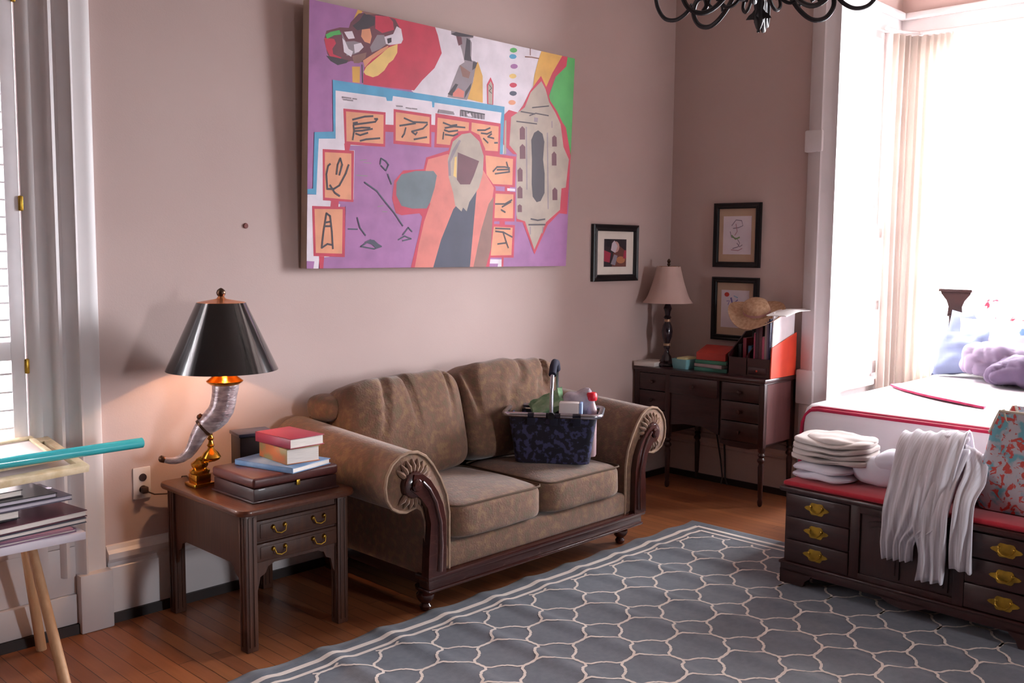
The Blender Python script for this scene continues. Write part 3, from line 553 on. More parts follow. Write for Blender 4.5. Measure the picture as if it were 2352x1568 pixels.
b=MB(); b.tube([(0,-.118,.448),(0,-.07,.485),(0,0,.495),(0,.07,.485),(0,.118,.448)],.019,12); b.build('grip',mat('black_foam_grip','14122a','1c1a30',rough=.9),hd)
for y in(-.15,.15):
    b=MB(); b.lathe([(0,-.014),(.018,-.012),(.02,0),(.018,.012),(0,.014)],(0,y,.25),12,'y'); b.build('hinge',M_black,hd)
BKM=T(3.615,3.20,.468)@RZ(-54)
bk.matrix_world=BKM
def inb(mb,name,m,label,cat,grp=None,**k):
    mb.v=[tuple(BKM@V(p)) for p in mb.v]; return tag(mb.build(name,m,None,**k),label,cat,grp)
# contents of the basket
b=MB(); b.box((.03,-.075,.02),(.13,-.01,.305),.006); b.mi=1; b.box((.131,-.074,.02),(.145,-.011,.304),.003)
inb(b,'carton',[mat('white_carton','d8ccc8'),mat('blue_stripe','9fb6e6')],'white carton with a pale blue edge standing at the front of the basket','carton')
b=MB(); b.pillow(.20,.16,.045,T(-.035,.02,.275)@RY(-28)@RX(35),n=10,nz=.02,seed=3)
inb(b,'snack_packet',mat('green_packet','5d8f63','8fae88',rough=.4,scale=20),'green crinkled packet under the basket handle','packet')
b=MB(); b.blob((.115,.055,.255),(.17,.11,.20),p=2.6,n=8,nz=.035,ns=14,seed=8)
inb(b,'plastic_bag',mat('crumpled_grey_plastic','b9adb5','9b8f99',rough=.25,scale=20),'crumpled grey plastic bag poking out of the basket','plastic bag')
r2=thing('bottle',(0,0,0),'bottle with a bright red cap at the right end of the basket','bottle')
b=MB(); b.lathe([(.024,.02),(.028,.03),(.028,.26),(.018,.29),(.012,.30),(.012,.315)],(.185,.03,0),16); b.build('bottle_body',mat('pale_bottle','c7a9ad',rough=.3),r2)
b=MB(); b.lathe([(.026,.305),(.029,.312),(.028,.338),(.022,.345),(0,.346)],(.185,.03,0),16); b.build('bottle_cap',mat('red_cap','e0142c',rough=.4),r2)
r2.matrix_world=BKM
b=MB(); b.blob((.03,.06,.20),(.12,.10,.17),p=3,n=6,nz=.03,ns=12,seed=12)
inb(b,'folded_cloth',mat('dark_cloth','3b3346','524a5c',rough=.95),'dark grey cloth stuffed behind the white carton in the basket','cloth')
# ------------------------------------------------------------------ end table
et=thing('end_table',(2.07,3.46,0),'small brown wooden end table with two shallow brass-handled drawers, left of the sofa','end table')
b=MB(); pts=[(x+2.072,y+3.46) for x,y in rr(.53,.67,.045,6)]
def ring(d,z): return [((x-2.072)*(1-d)+2.072,(y-3.46)*(1-d)+3.46,z) for x,y in pts]
loft(b,[ring(.04,.530),ring(.012,.533),ring(0,.540),ring(0,.548),ring(.01,.555),ring(.03,.5565)],True,True); b.build('tabletop',M_tbltop,et)
b=MB(); b.box((1.848,3.17,.325),(1.862,3.76,.53)); b.box((2.282,3.17,.325),(2.296,3.76,.53)); b.box((1.86,3.745,.325),(2.29,3.757,.53))
b.box((1.885,3.168,.50),(2.262,3.185,.53)); b.box((1.885,3.168,.325),(2.262,3.185,.337)); b.box((1.885,3.168,.411),(2.262,3.185,.417)); b.box((1.86,3.18,.328),(2.29,3.75,.336))
b.build('case',M_tblwood,et)
for x,y in((1.863,3.177),(2.279,3.177),(1.863,3.743),(2.279,3.743)):
    b=MB(); b.box((x-.025,y-.025,0),(x+.025,y+.025,.53),.004)
    for k in(-.010,.010): b.box((x+k-.0035,y-.028,.02),(x+k+.0035,y-.024,.52),.0015); b.box((x-.028,y+k-.0035,.02),(x-.024,y+k+.0035,.52),.0015)
    b.build('leg',M_tblwood,et)
for x0,s in((1.888,1),(2.254,-1)):
    b=MB(); b.prism([(x0,.325),(x0+s*.085,.325),(x0+s*.055,.312),(x0+s*.045,.290),(x0+s*.022,.278),(x0+s*.012,.235),(x0,.215)],3.170,3.182,'y'); b.build('corner_bracket',M_tblwood,et)
for y0,s in((3.202,1),(3.718,-1)):
    b=MB(); b.prism([(y0,.325),(y0+s*.085,.325),(y0+s*.055,.312),(y0+s*.045,.290),(y0+s*.022,.278),(y0+s*.012,.235),(y0,.215)],1.848,1.858,'x'); b.build('corner_bracket',M_tblwood,et)
for z0,z1 in((.419,.498),(.339,.409)):
    b=MB(); b.box((1.890,3.160,z0),(2.256,3.40,z1),.004); b.box((1.905,3.157,z0+.012),(2.241,3.161,z1-.012),.002); d=b.build('drawer',M_tblwood,et)
    for x in(1.985,2.165):
        zc=(z0+z1)/2+.008; b=MB()
        for q in(-.026,.026): b.lathe([(0,-.010),(.006,-.009),(.009,-.003),(.010,0)],(x+q,3.157,zc),12,'y')
        b.tube([(x-.026,3.147,zc),(x-.020,3.141,zc-.018),(x,3.139,zc-.024),(x+.020,3.141,zc-.018),(x+.026,3.147,zc)],.003,6)
        b.build('drawer_pull',M_abrass,d)
# ------------------------------------------------------------------ brass cornucopia lamp
LP=V((1.995,3.56,0)); rt=V((LP.y,-LP.x,0)).normalized()
def lp(o,z,d=0): 
    f=V((LP.x,LP.y,0)).normalized(); return tuple(LP+rt*o+f*d+V((0,0,z)))
lamp=thing('table_lamp',(LP.x,LP.y,.557),'lit table lamp with a glossy black cone shade on a silvery horn and brass base','table lamp')
c=lp(-.105,0); c=(c[0],c[1])
b=MB(); b.box((c[0]-.045,c[1]-.045,.557),(c[0]+.045,c[1]+.045,.572),.004); b.box((c[0]-.033,c[1]-.033,.572),(c[0]+.033,c[1]+.033,.606),.003)
b.lathe([(.036,.606),(.040,.612),(.040,.622),(.028,.630),(.034,.640),(.034,.650),(.018,.660),(.012,.668)],(c[0],c[1],0),24)
b.build('lamp_base',M_brass,lamp)
b=MB()
st=lp(-.06,0)
b.lathe([(.020,.655),(.034,.662),(.040,.672),(.030,.690),(.016,.702),(.010,.712),(.016,.720),(.010,.728),(.008,.740),(.014,.748),(.008,.756),(.008,.770),(.015,.782),(.010,.795),(.007,.84)],(st[0],st[1],0),20)
b.tube([lp(-.105,.655),lp(-.085,.664),lp(-.06,.668)],.018,12)
b.tube([lp(-.06,.80),lp(-.05,.86),lp(-.01,.93),lp(.0,.99)],.007,10)
b.build('lamp_stem',M_brass,lamp)
hn=[(.003,.978,.054),(.002,.955,.053),(-.002,.930,.050),(-.006,.900,.050),(-.014,.870,.050),(-.030,.842,.049),(-.055,.818,.046),(-.078,.800,.040),(-.095,.782,.034),(-.108,.760,.031),(-.120,.735,.028),(-.133,.710,.024),(-.150,.688,.021),(-.172,.672,.018),(-.197,.664,.015),(-.220,.664,.013),(-.240,.669,.011)]
b=MB(); b.tube([lp(o,z) for o,z,_ in hn],[q for *_,q in hn],20); horn=b.build('horn',mat('ridged_silver_horn','cfc4c6','8d7f83',rough=.28,metal=.35,scale=22,bump=.35,bscale=45,stretch=(1,1,2.5)),lamp)
b=MB(); b.lathe([(0,-.014),(.012,-.008),(.015,0),(.012,.008),(0,.014)],lp(-.250,.673),14,'x'); b.tube([lp(-.238,.668),lp(-.247,.671)],.013,12); b.build('horn_fitting',mat('dark_bronze','5a4436',rough=.3,metal=.9),horn); b=MB()
o_=V(lp(-.098,.838)); b.lathe([(0,-.015),(.012,-.008),(.015,0),(.012,.008),(0,.015)],tuple(o_),14); b.tube([tuple(o_),lp(-.085,.80)],.008,8)
b.tube([lp(-.082+.018*0,.797),lp(-.090,.790)],.042,18)
b.build('horn_fitting',mat('dark_bronze','5a4436',rough=.3,metal=.9),horn)
b=MB(); b.lathe([(.056,.968),(.070,.978),(.074,.984),(.066,.990),(.050,1.002),(.034,1.014),(.022,1.020),(.012,1.026),(.010,1.06),(.014,1.062),(.014,1.09)],lp(0,0),28); b.build('collar',M_brass,lamp)
b=MB(); b.lathe([(.012,1.09),(.018,1.105),(.029,1.13),(.030,1.15),(.022,1.175),(0,1.185)],lp(0,0),20)
bulb=b.build('bulb',mat('glowing_bulb','ffc890',emit=20),lamp)
sh=MB(); N=56; prf=[(.222,1.030),(.097,1.303),(.0955,1.303),(.2205,1.030)]
def shade(prf,names):
    b=MB(); c_=lp(-.008,0)
    vs=[];fs=[]
    for r0,z in prf:
        for k in range(N):
            a=2*PI*k/N; vs.append((c_[0]+r0*cos(a),c_[1]+r0*sin(a),z))
    M=len(prf)
    for i in range(M):
        j=(i+1)%M
        b.mi=1 if i==2 else 0
        b.add([],[]) 
        for k in range(N):
            b.f.append((i*N+k,i*N+(k+1)%N,j*N+(k+1)%N,j*N+k)); b.m.append(b.mi)
    b.v=vs; return b
b=shade(prf,None); b.build('lamp_shade',[mat('black_gloss_shade','050609',rough=.16,spec=.8,coat=.5),mat('gold_foil_lining','c98a4a',rough=.4,metal=.5)],lamp,angle=60)
b=MB(); b.lathe([(.095,1.302),(.094,1.304),(.05,1.312),(.02,1.318),(.016,1.322),(.01,1.33)],lp(-.008,0),24)
b.build('shade_spider',mat('copper_cap','d98a5a',rough=.3,metal=.8),lamp)
b=MB(); b.lathe([(.008,1.325),(.016,1.332),(.019,1.342),(.015,1.353),(.006,1.360),(0,1.362)],lp(-.008,0),16); b.build('finial',mat('dark_bronze','5a4436'),lamp)
b=MB(); c0=lp(-.13,.562); 
b.tube([lp(-.13,.562),(1.93,3.775,.562),(1.925,3.806,.556),(1.92,3.812,.52),(1.90,3.815,.497),(1.86,3.818,.490),(1.81,3.822,.496),(1.775,3.825,.515)],.003,6)
b.box((1.755,3.812,.508),(1.782,3.836,.535),.004); b.build('power_cord',mat('brown_cord','3a2620',rough=.6),lamp)
pl_=bpy.data.lights.new('lamp_bulb_light','POINT'); pl_.energy=380; pl_.color=(1,.56,.30); pl_.shadow_soft_size=.03
o=bpy.data.objects.new('lamp_bulb_light',pl_); COL.objects.link(o); o.location=lp(0,1.15)
# ------------------------------------------------------------------ things on the end table
bx=thing('wooden_chest',(2.10,3.40,.557),'flat dark reddish wooden box with a lid on the end table, under the books','box')
b=MB(); b.box((1.905,3.20,.557),(2.285,3.50,.612),.004); b.box((1.897,3.192,.557),(2.293,3.508,.566),.003); b.build('box_body',M_dkwoodx,bx)
b=MB(); b.box((1.899,3.194,.614),(2.291,3.506,.655),.012,seg=3); b.build('box_lid',wood('reddish_box_lid','4b2422','5d2f2c',rough=.35,axis='y'),bx)
b=MB(); b.box((2.088,3.188,.600),(2.104,3.195,.622),.002); b.build('clasp',M_abrass,bx)
def book(w,d,h,cover,spine_side,M,label,cat='book',grp=None,pages=None):
    """closed book lying flat: w along x, d along y, spine on -x"""
    c=M.to_translation(); r=thing('book',(0,0,0),label,cat,grp)
    b=MB(); t=.003
    b.box((-w/2,-d/2,0),(w/2,d/2,t),.001); b.box((-w/2,-d/2,h-t),(w/2,d/2,h),.001); b.box((-w/2,-d/2,0),(-w/2+t,d/2,h),.001); b.build('cover',cover,r)
    b=MB(); b.box((-w/2+t,-d/2+.004,t),(w/2-.005,d/2-.004,h-t)); b.build('page_block',pages or M_paper,r,smooth=False)
    r.matrix_world=M; return r
bc=lambda n,a,b_=None,**k:mat('cover_'+n,a,b_,rough=.45,**k)
book(.22,.31,.022,bc('blue','5a7fa8','7a94b4',scale=12),0,T(2.12,3.335,.656)@RZ(14),'flat blue-grey softcover on the box lid, bottom of the end table book stack')
book(.15,.225,.062,bc('orange','b5602f','8a7a4a',scale=14,contrast=(.42,.58)),0,T(2.145,3.325,.6785)@RZ(-4),'thick paperback with an orange and brown spine, middle of the end table stack')
book(.165,.24,.040,bc('navycrimson','8e1f3d','8a1c38'),0,T(2.150,3.330,.741)@RZ(2),'hardback with a bright crimson cover, topmost book on the end table')
b=MB()
M=T(2.16,3.63,.557)@RZ(-12)
b.box((-.075,-.06,0),(.075,.06,.175),.004,M=M); b.mi=1; b.box((-.08,-.065,.175),(.08,.065,.19),.003,M=M)
tag(b.build('storage_box',[mat('black_box_side','1c1114','241519',rough=.4),mat('box_lid_blue','33364a',rough=.3)]),'small black box with a dark blue lid behind the end table books','box')
# ------------------------------------------------------------------ desk
dk=thing('writing_desk',(5.31,3.35,0),'dark wooden kneehole desk with slim turned legs in the far corner of the room','desk')
b=MB(); b.box((5.105,2.862,.745),(5.505,3.830,.772),.008); b.box((5.115,2.872,.735),(5.500,3.825,.747),.003); b.build('desktop',M_desk,dk)
b=MB(); b.box((5.13,2.882,.37),(5.49,2.900,.74)); b.build('side_panel',M_deskglare,dk)
b=MB(); b.box((5.13,3.800,.37),(5.49,3.818,.74)); b.build('side_panel',M_desk,dk)
b=MB(); b.box((5.475,2.90,.37),(5.49,3.80,.74)); b.box((5.14,3.17,.37),(5.48,3.185,.74)); b.box((5.14,3.555,.37),(5.48,3.570,.74))
b.prism([(3.185,.74),(3.185,.395),(3.24,.41),(3.30,.43),(3.44,.43),(3.50,.42),(3.555,.412),(3.555,.74)],5.128,5.142,'x'); b.build('kneehole_apron',M_desk,dk)
b=MB(); b.box((5.140,2.90,.350),(5.48,3.17,.375)); b.prism([(2.90,.375),(3.17,.375),(3.17,.350),(3.10,.338),(2.97,.338),(2.90,.350)],5.126,5.14,'x'); b.build('pedestal_base',M_desk,dk)
b=MB(); b.box((5.128,3.57,.350),(5.48,3.80,.375)); b.build('pedestal_base',M_desk,dk)
for y0,y1,zs in((2.902,3.168,((.378,.495),(.50,.617),(.622,.732))),(3.572,3.798,((.378,.495),(.50,.617),(.622,.732))),(3.19,3.55,((.622,.732),))):
    for z0,z1 in zs:
        b=MB(); b.box((5.120 if len(zs)>1 else 5.112,y0+.004,z0),(5.40,y1-.004,z1),.003); d=b.build('drawer',M_desk,dk)
        b=MB(); ym=(y0+y1)/2; b.lathe([(.006,.0),(.008,-.012),(.014,-.018),(.012,-.026),(0,-.028)],(5.120 if len(zs)>1 else 5.112,ym,(z0+z1)/2),12,'x'); b.build('drawer_knob',M_dkwood,d)
LEG=[(.008,0),(.014,.01),(.016,.03),(.011,.045),(.014,.06),(.016,.15),(.019,.24),(.014,.262),(.024,.275),(.024,.285),(.014,.297),(.022,.312),(.015,.325),(.021,.335),(.021,.36)]
for x,y in((5.135,2.888),(5.48,2.888),(5.135,3.178),(5.48,3.178),(5.135,3.562),(5.48,3.562),(5.135,3.805),(5.48,3.805)):
    if (x,y) in((5.135,3.178),(5.48,3.178)): continue
    b=MB(); b.lathe(LEG,(x,y,0),14); b.box((x-.018,y-.018,.35),(x+.018,y+.018,.742),.002); b.build('leg',M_dkwood,dk)
# desk lamp
dl=thing('table_lamp',(5.30,3.62,.772),'unlit lamp with a pale pink bell shade and dark turned base on the desk','table lamp')
DL=V((5.30,3.62,0)); dr=V((DL.y,-DL.x,0)).normalized(); c=DL+dr*-.068; c=(c.x,c.y,0)
b=MB(); b.lathe([(.070,.772),(.074,.780),(.070,.792),(.050,.800),(.034,.815),(.030,.835),(.018,.850),(.014,.875),(.022,.895),(.016,.910),(.020,.930),(.033,.965),(.036,1.00),(.030,1.035),(.018,1.06),(.015,1.075),(.026,1.09),(.016,1.105),(.020,1.13),(.028,1.15),(.018,1.175),(.010,1.19),(.008,1.24)],c,24); b.build('lamp_base',mat('dark_turned_lamp','1d1016','33202a',rough=.25,coat=.4),dl)
b=MB(); b.lathe([(.019,1.062),(.0205,1.070),(.017,1.080)],c,20); b.lathe([(.023,.905),(.0235,.915),(.019,.92)],c,20); b.build('lamp_band',mat('gilt_band','a98a6c',rough=.35,metal=.6),dl)
b=MB(); N=40; prf=[]
for i in range(11):
    t=i/10; z=1.187+.237*t; r_=.165-.085*(t**.62)-.003*t; prf.append((r_,z))
prf2=prf+[(r_-.002,z) for r_,z in prf[::-1]]; vs=[];fs=[]
for r_,z in prf2:
    for k in range(N):
        a=2*PI*k/N; q=r_*(1+.012*cos(a*10)); vs.append((c[0]+q*cos(a),c[1]+q*sin(a),z))
M=len(prf2)
for i in range(M):
    j=(i+1)%M
    for k in range(N): fs.append((i*N+k,i*N+(k+1)%N,j*N+(k+1)%N,j*N+k))
b.add(vs,fs); b.build('lamp_shade',mat('pale_pink_shade','e3c6bd','dbbcb2',rough=.85,trans=.25),dl)
b=MB(); b.tube([(c[0],c[1],1.19),(c[0],c[1],1.43)],.003,6); b.tube([(c[0]-.08,c[1],1.423),(c[0]+.08,c[1],1.423)],.002,6); b.tube([(c[0],c[1]-.08,1.423),(c[0],c[1]+.08,1.423)],.002,6); b.build('harp',M_brass,dl)
b=MB(); b.lathe([(.004,1.425),(.012,1.435),(.007,1.445),(.013,1.458),(.006,1.470),(0,1.474)],c,14); b.build('finial',mat('dark_bronze','5a4436'),dl)
# papers and books on the desk
b=MB(); b.box((-.10,-.075,0),(.10,.075,.028),.002,M=T(5.215,3.765,.7725)@RZ(8)); tag(b.build('paper_stack',mat('paper_pages','e6dcd4')),'low stack of pale papers at the left end of the desk','paper stack')
book(.16,.23,.024,bc('seagreen','3a7d6c','4a8d7c'),0,T(5.27,3.30,.7725)@RZ(4),'sea green book at the bottom of the pile under the red folder',pages=M_paper)
book(.16,.21,.022,bc('pinkgrey','a58f92','b7a2a2'),0,T(5.265,3.305,.7972)@RZ(-4),'pinkish grey book in the middle of the pile under the red folder')
book(.155,.22,.022,bc('green','3f8c70','377a63'),0,T(5.27,3.30,.8200)@RZ(3),'bright green book directly under the red folder on the desk')
b=MB(); b.prism([(-.07,0),(.07,0),(.07,.085),(-.07,.045)],-.10,.10,'y',M=T(5.275,3.31,.8428)@RZ(6)); tag(b.build('folder',mat('red_folder','c24336','b23a30',rough=.5)),'red cardboard folder on top of the book pile beside the organiser','folder')
tb=thing('storage_tin',(5.26,3.515,.7725),'turquoise tin tray holding a yellow notepad, beside the lamp foot on the desk','tin')
b=MB(); loft(b,[[(x+5.26,y+3.515,z) for x,y in rr(w,h_,.015)] for z,w,h_ in((.7725,.17,.11),(.80,.18,.12),(.835,.185,.125),(.835,.175,.115),(.785,.16,.10))],True,True); b.build('tin_body',mat('turquoise_tin','7fb3b8','6da3aa',rough=.3),tb)
b=MB(); b.box((5.185,3.475,.79),(5.31,3.545,.845),.004); b.build('notepad',mat('pale_yellow_pad','d8cf9a'),tb)
# organiser
og=thing('desk_organizer',(5.28,2.99,.7725),'dark red wooden desk organiser holding upright magazines at the right end of the desk','organizer')
M_org=wood('dark_red_organiser_wood','2b0d12','3d161b',rough=.3,axis='y',coat=.3)
b=MB()
b.box((5.165,2.872,.7725),(5.43,3.155,.782)); b.box((5.165,2.872,.782),(5.175,3.155,.885)); b.box((5.42,2.872,.782),(5.43,3.155,.93))
b.prism([(5.165,.782),(5.43,.782),(5.43,1.03),(5.36,1.03),(5.165,.90)],3.147,3.155,'y')
b.prism([(5.165,.782),(5.43,.782),(5.43,1.03),(5.36,1.03),(5.165,.90)],3.02,3.026,'y')
b.box((5.175,3.026,.86),(5.23,3.147,.866)); b.build('organizer_body',M_org,og)
b=MB(); b.box((5.160,2.89,.79),(5.166,3.01,.832),.002); d=b.build('drawer',M_org,og)
b=MB(); b.lathe([(.004,0),(.007,-.008),(0,-.012)],(5.160,2.95,.812),10,'x'); b.build('drawer_knob',mat('red_bead','b0382c'),d)
b=MB(); b.prism([(5.168,.7725),(5.47,.7725),(5.47,1.035),(5.175,.955)],2.862,2.870,'y'); tag(b.build('folder',mat('orange_red_cover','d8492c','c23a2c',rough=.4,scale=6)),'large orange-red folder standing on edge at the right side of the desk organiser','folder')
b=MB(); b.prism([(5.19,.90),(5.45,.90),(5.455,1.175),(5.20,1.165)],2.8712,2.8800,'y'); tag(b.build('paper_sheaf',mat('white_paper_sheaf','f2eef0','e6e2e4',rough=.7)),'sheaf of bright white papers standing behind the orange-red folder','paper')
mags=[('navy spined magazine beside the white papers in the organiser','2a2a4c',2.8805,.012,.345),('purple-grey magazine, second of the upright row from the white papers','6c5a70',2.8930,.010,.33),('grey-beige magazine in the organiser beside a short pink one','8e7b78',2.9035,.014,.32),('short pink-red book standing in the organiser','a84a60',2.918,.016,.235),('tall maroon magazine in the middle of the organiser','4a1f28',2.935,.022,.30),('tall dark plum magazine in the organiser, left of the maroon one','3a1a26',2.958,.020,.29),('slim crimson booklet upright in the organiser beside the plum one','8c2c48',2.979,.011,.255)]
for lb,cc,y,t,h_ in mags:
    r=thing('magazine',(5.29,y+t/2,.783),lb,'magazine','magazines upright in the desk organiser')
    z0=.783; b=MB(); b.box((5.180,y,z0),(5.395,y+t,z0+h_),.0008); b.build('cover',mat('mag_'+cc,cc,rough=.4),r)
    b=MB(); b.box((5.184,y+.0012,z0+h_),(5.394,y+t-.0012,z0+h_+.0015)); b.build('page_edge',M_paper,r,smooth=False)
for lb,cc,y,h_ in(('teal pencil case standing in the left compartment of the organiser','1f6488',3.050,.17),('dark red booklet upright in the left compartment of the organiser','8a2638',3.086,.215),('black notebook at the left edge of the organiser','15131c',3.118,.175)):
    b=MB(); b.box((5.24,y-.012,.8675 if False else .783),(5.36,y+.012,.783+h_),.002); tag(b.build('notebook',mat('nb_'+cc,cc,rough=.4)),lb,'notebook')
# straw hat lying on the magazines
hat=thing('straw_hat',(0,0,0),'pale straw sun hat lying tilted over the top of the desk organiser','hat')
M_straw=mat('woven_straw','cda98a','b38d6e',rough=.8,scale=60,bump=.4,bscale=200)
N=48; prf=[(.165,.010),(.150,.002),(.12,.0),(.082,.004),(.078,.03),(.070,.066),(.045,.082),(0,.086),(0,.083),(.043,.079),(.067,.064),(.074,.03),(.079,.0015),(.12,-.003),(.150,-.001),(.165,.007)]
vs=[];fs=[]
for r_,z in prf:
    for k in range(N):
        a=2*PI*k/N; w=(max(r_-.08,0)/.085)*.022*sin(2*a+.6)+(max(r_-.08,0)/.085)*.010*sin(3*a); vs.append((r_*cos(a)*1.05,r_*sin(a)*.9,z+w))
for i in range(len(prf)-1):
    for k in range(N): fs.append((i*N+k,i*N+(k+1)%N,(i+1)*N+(k+1)%N,(i+1)*N+k))
for k in range(N): fs.append(((len(prf)-1)*N+k,(len(prf)-1)*N+(k+1)%N,(k+1)%N,k))
b=MB(); b.add(vs,fs); b.build('hat_body',M_straw,hat,weld=True)
b=MB(); b.lathe([(.0795,.006),(.081,.006),(.080,.026),(.0782,.026)],(0,0,0),40,sx=1.05,sy=.9); b.build('hat_band',mat('pink_hat_band','b98a86',rough=.7),hat)
hat.matrix_world=T(5.28,3.03,1.150)@RZ(65)@Matrix.Scale(1.08,4)@RX(-24)@RY(-14)
b=MB(); b.sheet([(5.16,2.90,1.150),(5.30,2.895,1.178),(5.46,2.90,1.180)],[(5.16,2.77,1.150),(5.30,2.765,1.178),(5.46,2.77,1.174)],n=12,amp=.004,freq=1,th=.004)
tag(b.build('envelope',mat('bright_white_paper','f6f2f2',rough=.6)),'white paper lying flat on top of the standing papers, reaching toward the bay','paper')
# desk cord strip against the wall
b=MB(); b.tube([(5.495,3.40,.70),(5.49,3.38,.45),(5.478,3.36,.33),(5.465,3.34,.20),(5.46,3.33,.05),(5.44,3.30,.008)],.006,6); b.tube([(5.495,3.46,.70),(5.49,3.47,.45),(5.474,3.41,.32),(5.465,3.37,.16),(5.46,3.35,.05),(5.43,3.34,.008)],.005,6)
tag(b.build('power_cord',mat('dark_grey_cord','3c3335')),'dark cords hanging behind the desk kneehole to the floor','cord')
# ------------------------------------------------------------------ chandelier
ch=thing('chandelier',(3.20,1.87,3.70),'black wrought iron chandelier with scrolled arms and a spearhead pendant, hanging at the top edge','chandelier')
cx,cy=3.20,1.87
b=MB(); b.lathe([(.008,2.43),(.02,2.445),(.03,2.47),(.018,2.50),(.028,2.53),(.05,2.56),(.05,2.60),(.02,2.64),(.016,2.75),(.03,2.80),(.04,2.84),(.02,2.90),(.012,3.0),(.006,3.02)],(cx,cy,0),16); b.build('column',M_iron,ch)
b=MB()
sp=[(0,2.318),(.010,2.345),(.016,2.362),(.030,2.370),(.046,2.366),(.036,2.380),(.024,2.388),(.016,2.400),(.020,2.42),(.012,2.45)]
vs=[];n=len(sp)
for k in range(4):
    a=k*PI/2+.3; P=[(cx+r_*cos(a),cy+r_*sin(a),z) for r_,z in sp]; Q=[(cx,cy,z) for r_,z in sp]
    d=V((-sin(a),cos(a),0))*.006
    vv=[tuple(V(p)+d*(.4)) for p in P]+[tuple(V(p)-d*.4) for p in P]+[tuple(V(q)+d) for q in Q]+[tuple(V(q)-d) for q in Q]
    f=[]
    for i in range(n-1):
        f+=[(i,i+1,n+i+1,n+i),(2*n+i,i,i+1,2*n+i+1)[::1],(3*n+i,n+i,n+i+1,3*n+i+1)]
    b.add(vv,f)
b.lathe([(0,2.316),(.010,2.335),(.017,2.355),(.015,2.375),(.013,2.40),(.016,2.44)],(cx,cy,0),12); b.build('spearhead',M_iron,ch)
def pol(r_,z,a,dr_=0): return (cx+r_*cos(a)-dr_*sin(a),cy+r_*sin(a)+dr_*cos(a),z)
for k in range(6):
    a=k*PI/3+.45
    b=MB(); P=[(.03,2.60),(.09,2.50),(.15,2.415),(.21,2.375),(.265,2.385),(.295,2.43),(.285,2.475),(.25,2.485),(.235,2.455),(.25,2.435)]
    b.tube(smooth_pts([pol(r_,z,a) for r_,z in P]),.009,8)
    P=[(.28,2.47),(.31,2.44),(.355,2.425),(.405,2.44),(.44,2.49),(.45,2.55),(.45,2.62)]
    b.tube(smooth_pts([pol(r_*1.08,z,a) for r_,z in P]),.008,8)
    b.tube(smooth_pts([pol(r_,z,a) for r_,z in((.16,2.42),(.17,2.47),(.205,2.49),(.225,2.46),(.205,2.44))]),.006,6)
    arm_=b.build('arm',M_iron,ch)
    b=MB(); b.lathe([(.006,2.60),(.03,2.615),(.048,2.625),(.046,2.632),(.014,2.635),(.014,2.66)],pol(.486,0,a),16); cp=b.build('candle_cup',M_iron,arm_)
    b=MB(); b.lathe([(.012,2.66),(.012,2.75),(.008,2.755),(0,2.756)],pol(.486,0,a),12); b.build('candle',mat('ivory_candle','e8dcc8'),arm_)
    a2=a+PI/6; b=MB()
    P=[(.02,2.53),(.05,2.47),(.085,2.425),(.115,2.415),(.135,2.435),(.125,2.46),(.105,2.455)]
    b.tube(smooth_pts([pol(r_,z,a2) for r_,z in P]),.0065,6); b.build('scroll',M_iron,ch)
b=MB()
for k in range(16):
    z=3.03+k*.042; b.tube([(cx+.012*cos(t)*(1 if k%2 else 0),cy+.012*cos(t)*(0 if k%2 else 1),z+.024*sin(t)) for t in[j*PI/4 for j in range(8)]],.003,5,closed=True)
b.lathe([(.004,3.70),(.05,3.71),(.06,3.73),(.06,3.75)],(cx,cy,0),20); b.build('chain',M_iron,ch)
# ------------------------------------------------------------------ cedar chest (blanket chest) at the foot of the bed
cm=T(4.0,2.135,0)@RZ(-2.0+0)  # local: x depth (0 front ->), y negative along the front
CH=thing('blanket_chest',(0,0,0),'long dark wooden blanket chest with brass-handled drawers and red cushion top at the bed foot','chest')
W_=1.15
z0=.0095
b=MB(); b.box((.015,-W_+.012,.105),(.42,-.012,.44)); b.build('chest_body',M_dkwoodx,CH)
b=MB(); b.box((-.012,-W_-.012,.438),(.44,.012,.462),.008); b.build('chest_lid',M_dkwoodx,CH)
b=MB(); b.box((.002,-W_,.062),(.43,0,.105),.004); b.box((-.006,-W_-.006,.098),(.434,.006,.112),.005)
for y in(0,-W_):
    s=-1 if y==0 else 1
    b.prism([(y,z0),(y+s*.115,z0),(y+s*.125,.035),(y+s*.15,.055),(y+s*.16,.075),(y,.075)],.002,.03,'x')
    b.prism([(.002,z0),(.10,z0),(.12,.045),(.14,.075),(.002,.075)],y if s==1 else y-.028,y+.028 if s==1 else y,'y')
    b.prism([(.43,z0),(.33,z0),(.31,.045),(.29,.075),(.43,.075)],y if s==1 else y-.028,y+.028 if s==1 else y,'y')
b.prism([(-W_/2-.12,.075),(-W_/2-.06,.045),(-W_/2,.035),(-W_/2+.06,.045),(-W_/2+.12,.075)],.002,.02,'x')
b.build('plinth_base',M_dkwoodx,CH)
b=MB(); b.box((.004,-.33,.112),(.016,-.375,.438),.003); b.box((.004,-W_+.33,.112),(.016,-W_+.375,.438),.003); b.box((.004,-.372,.405),(.016,-W_+.372,.438),.003);b.box((.004,-.372,.112),(.016,-W_+.372,.14),.003); b.build('front_stile',M_dkwood,CH)
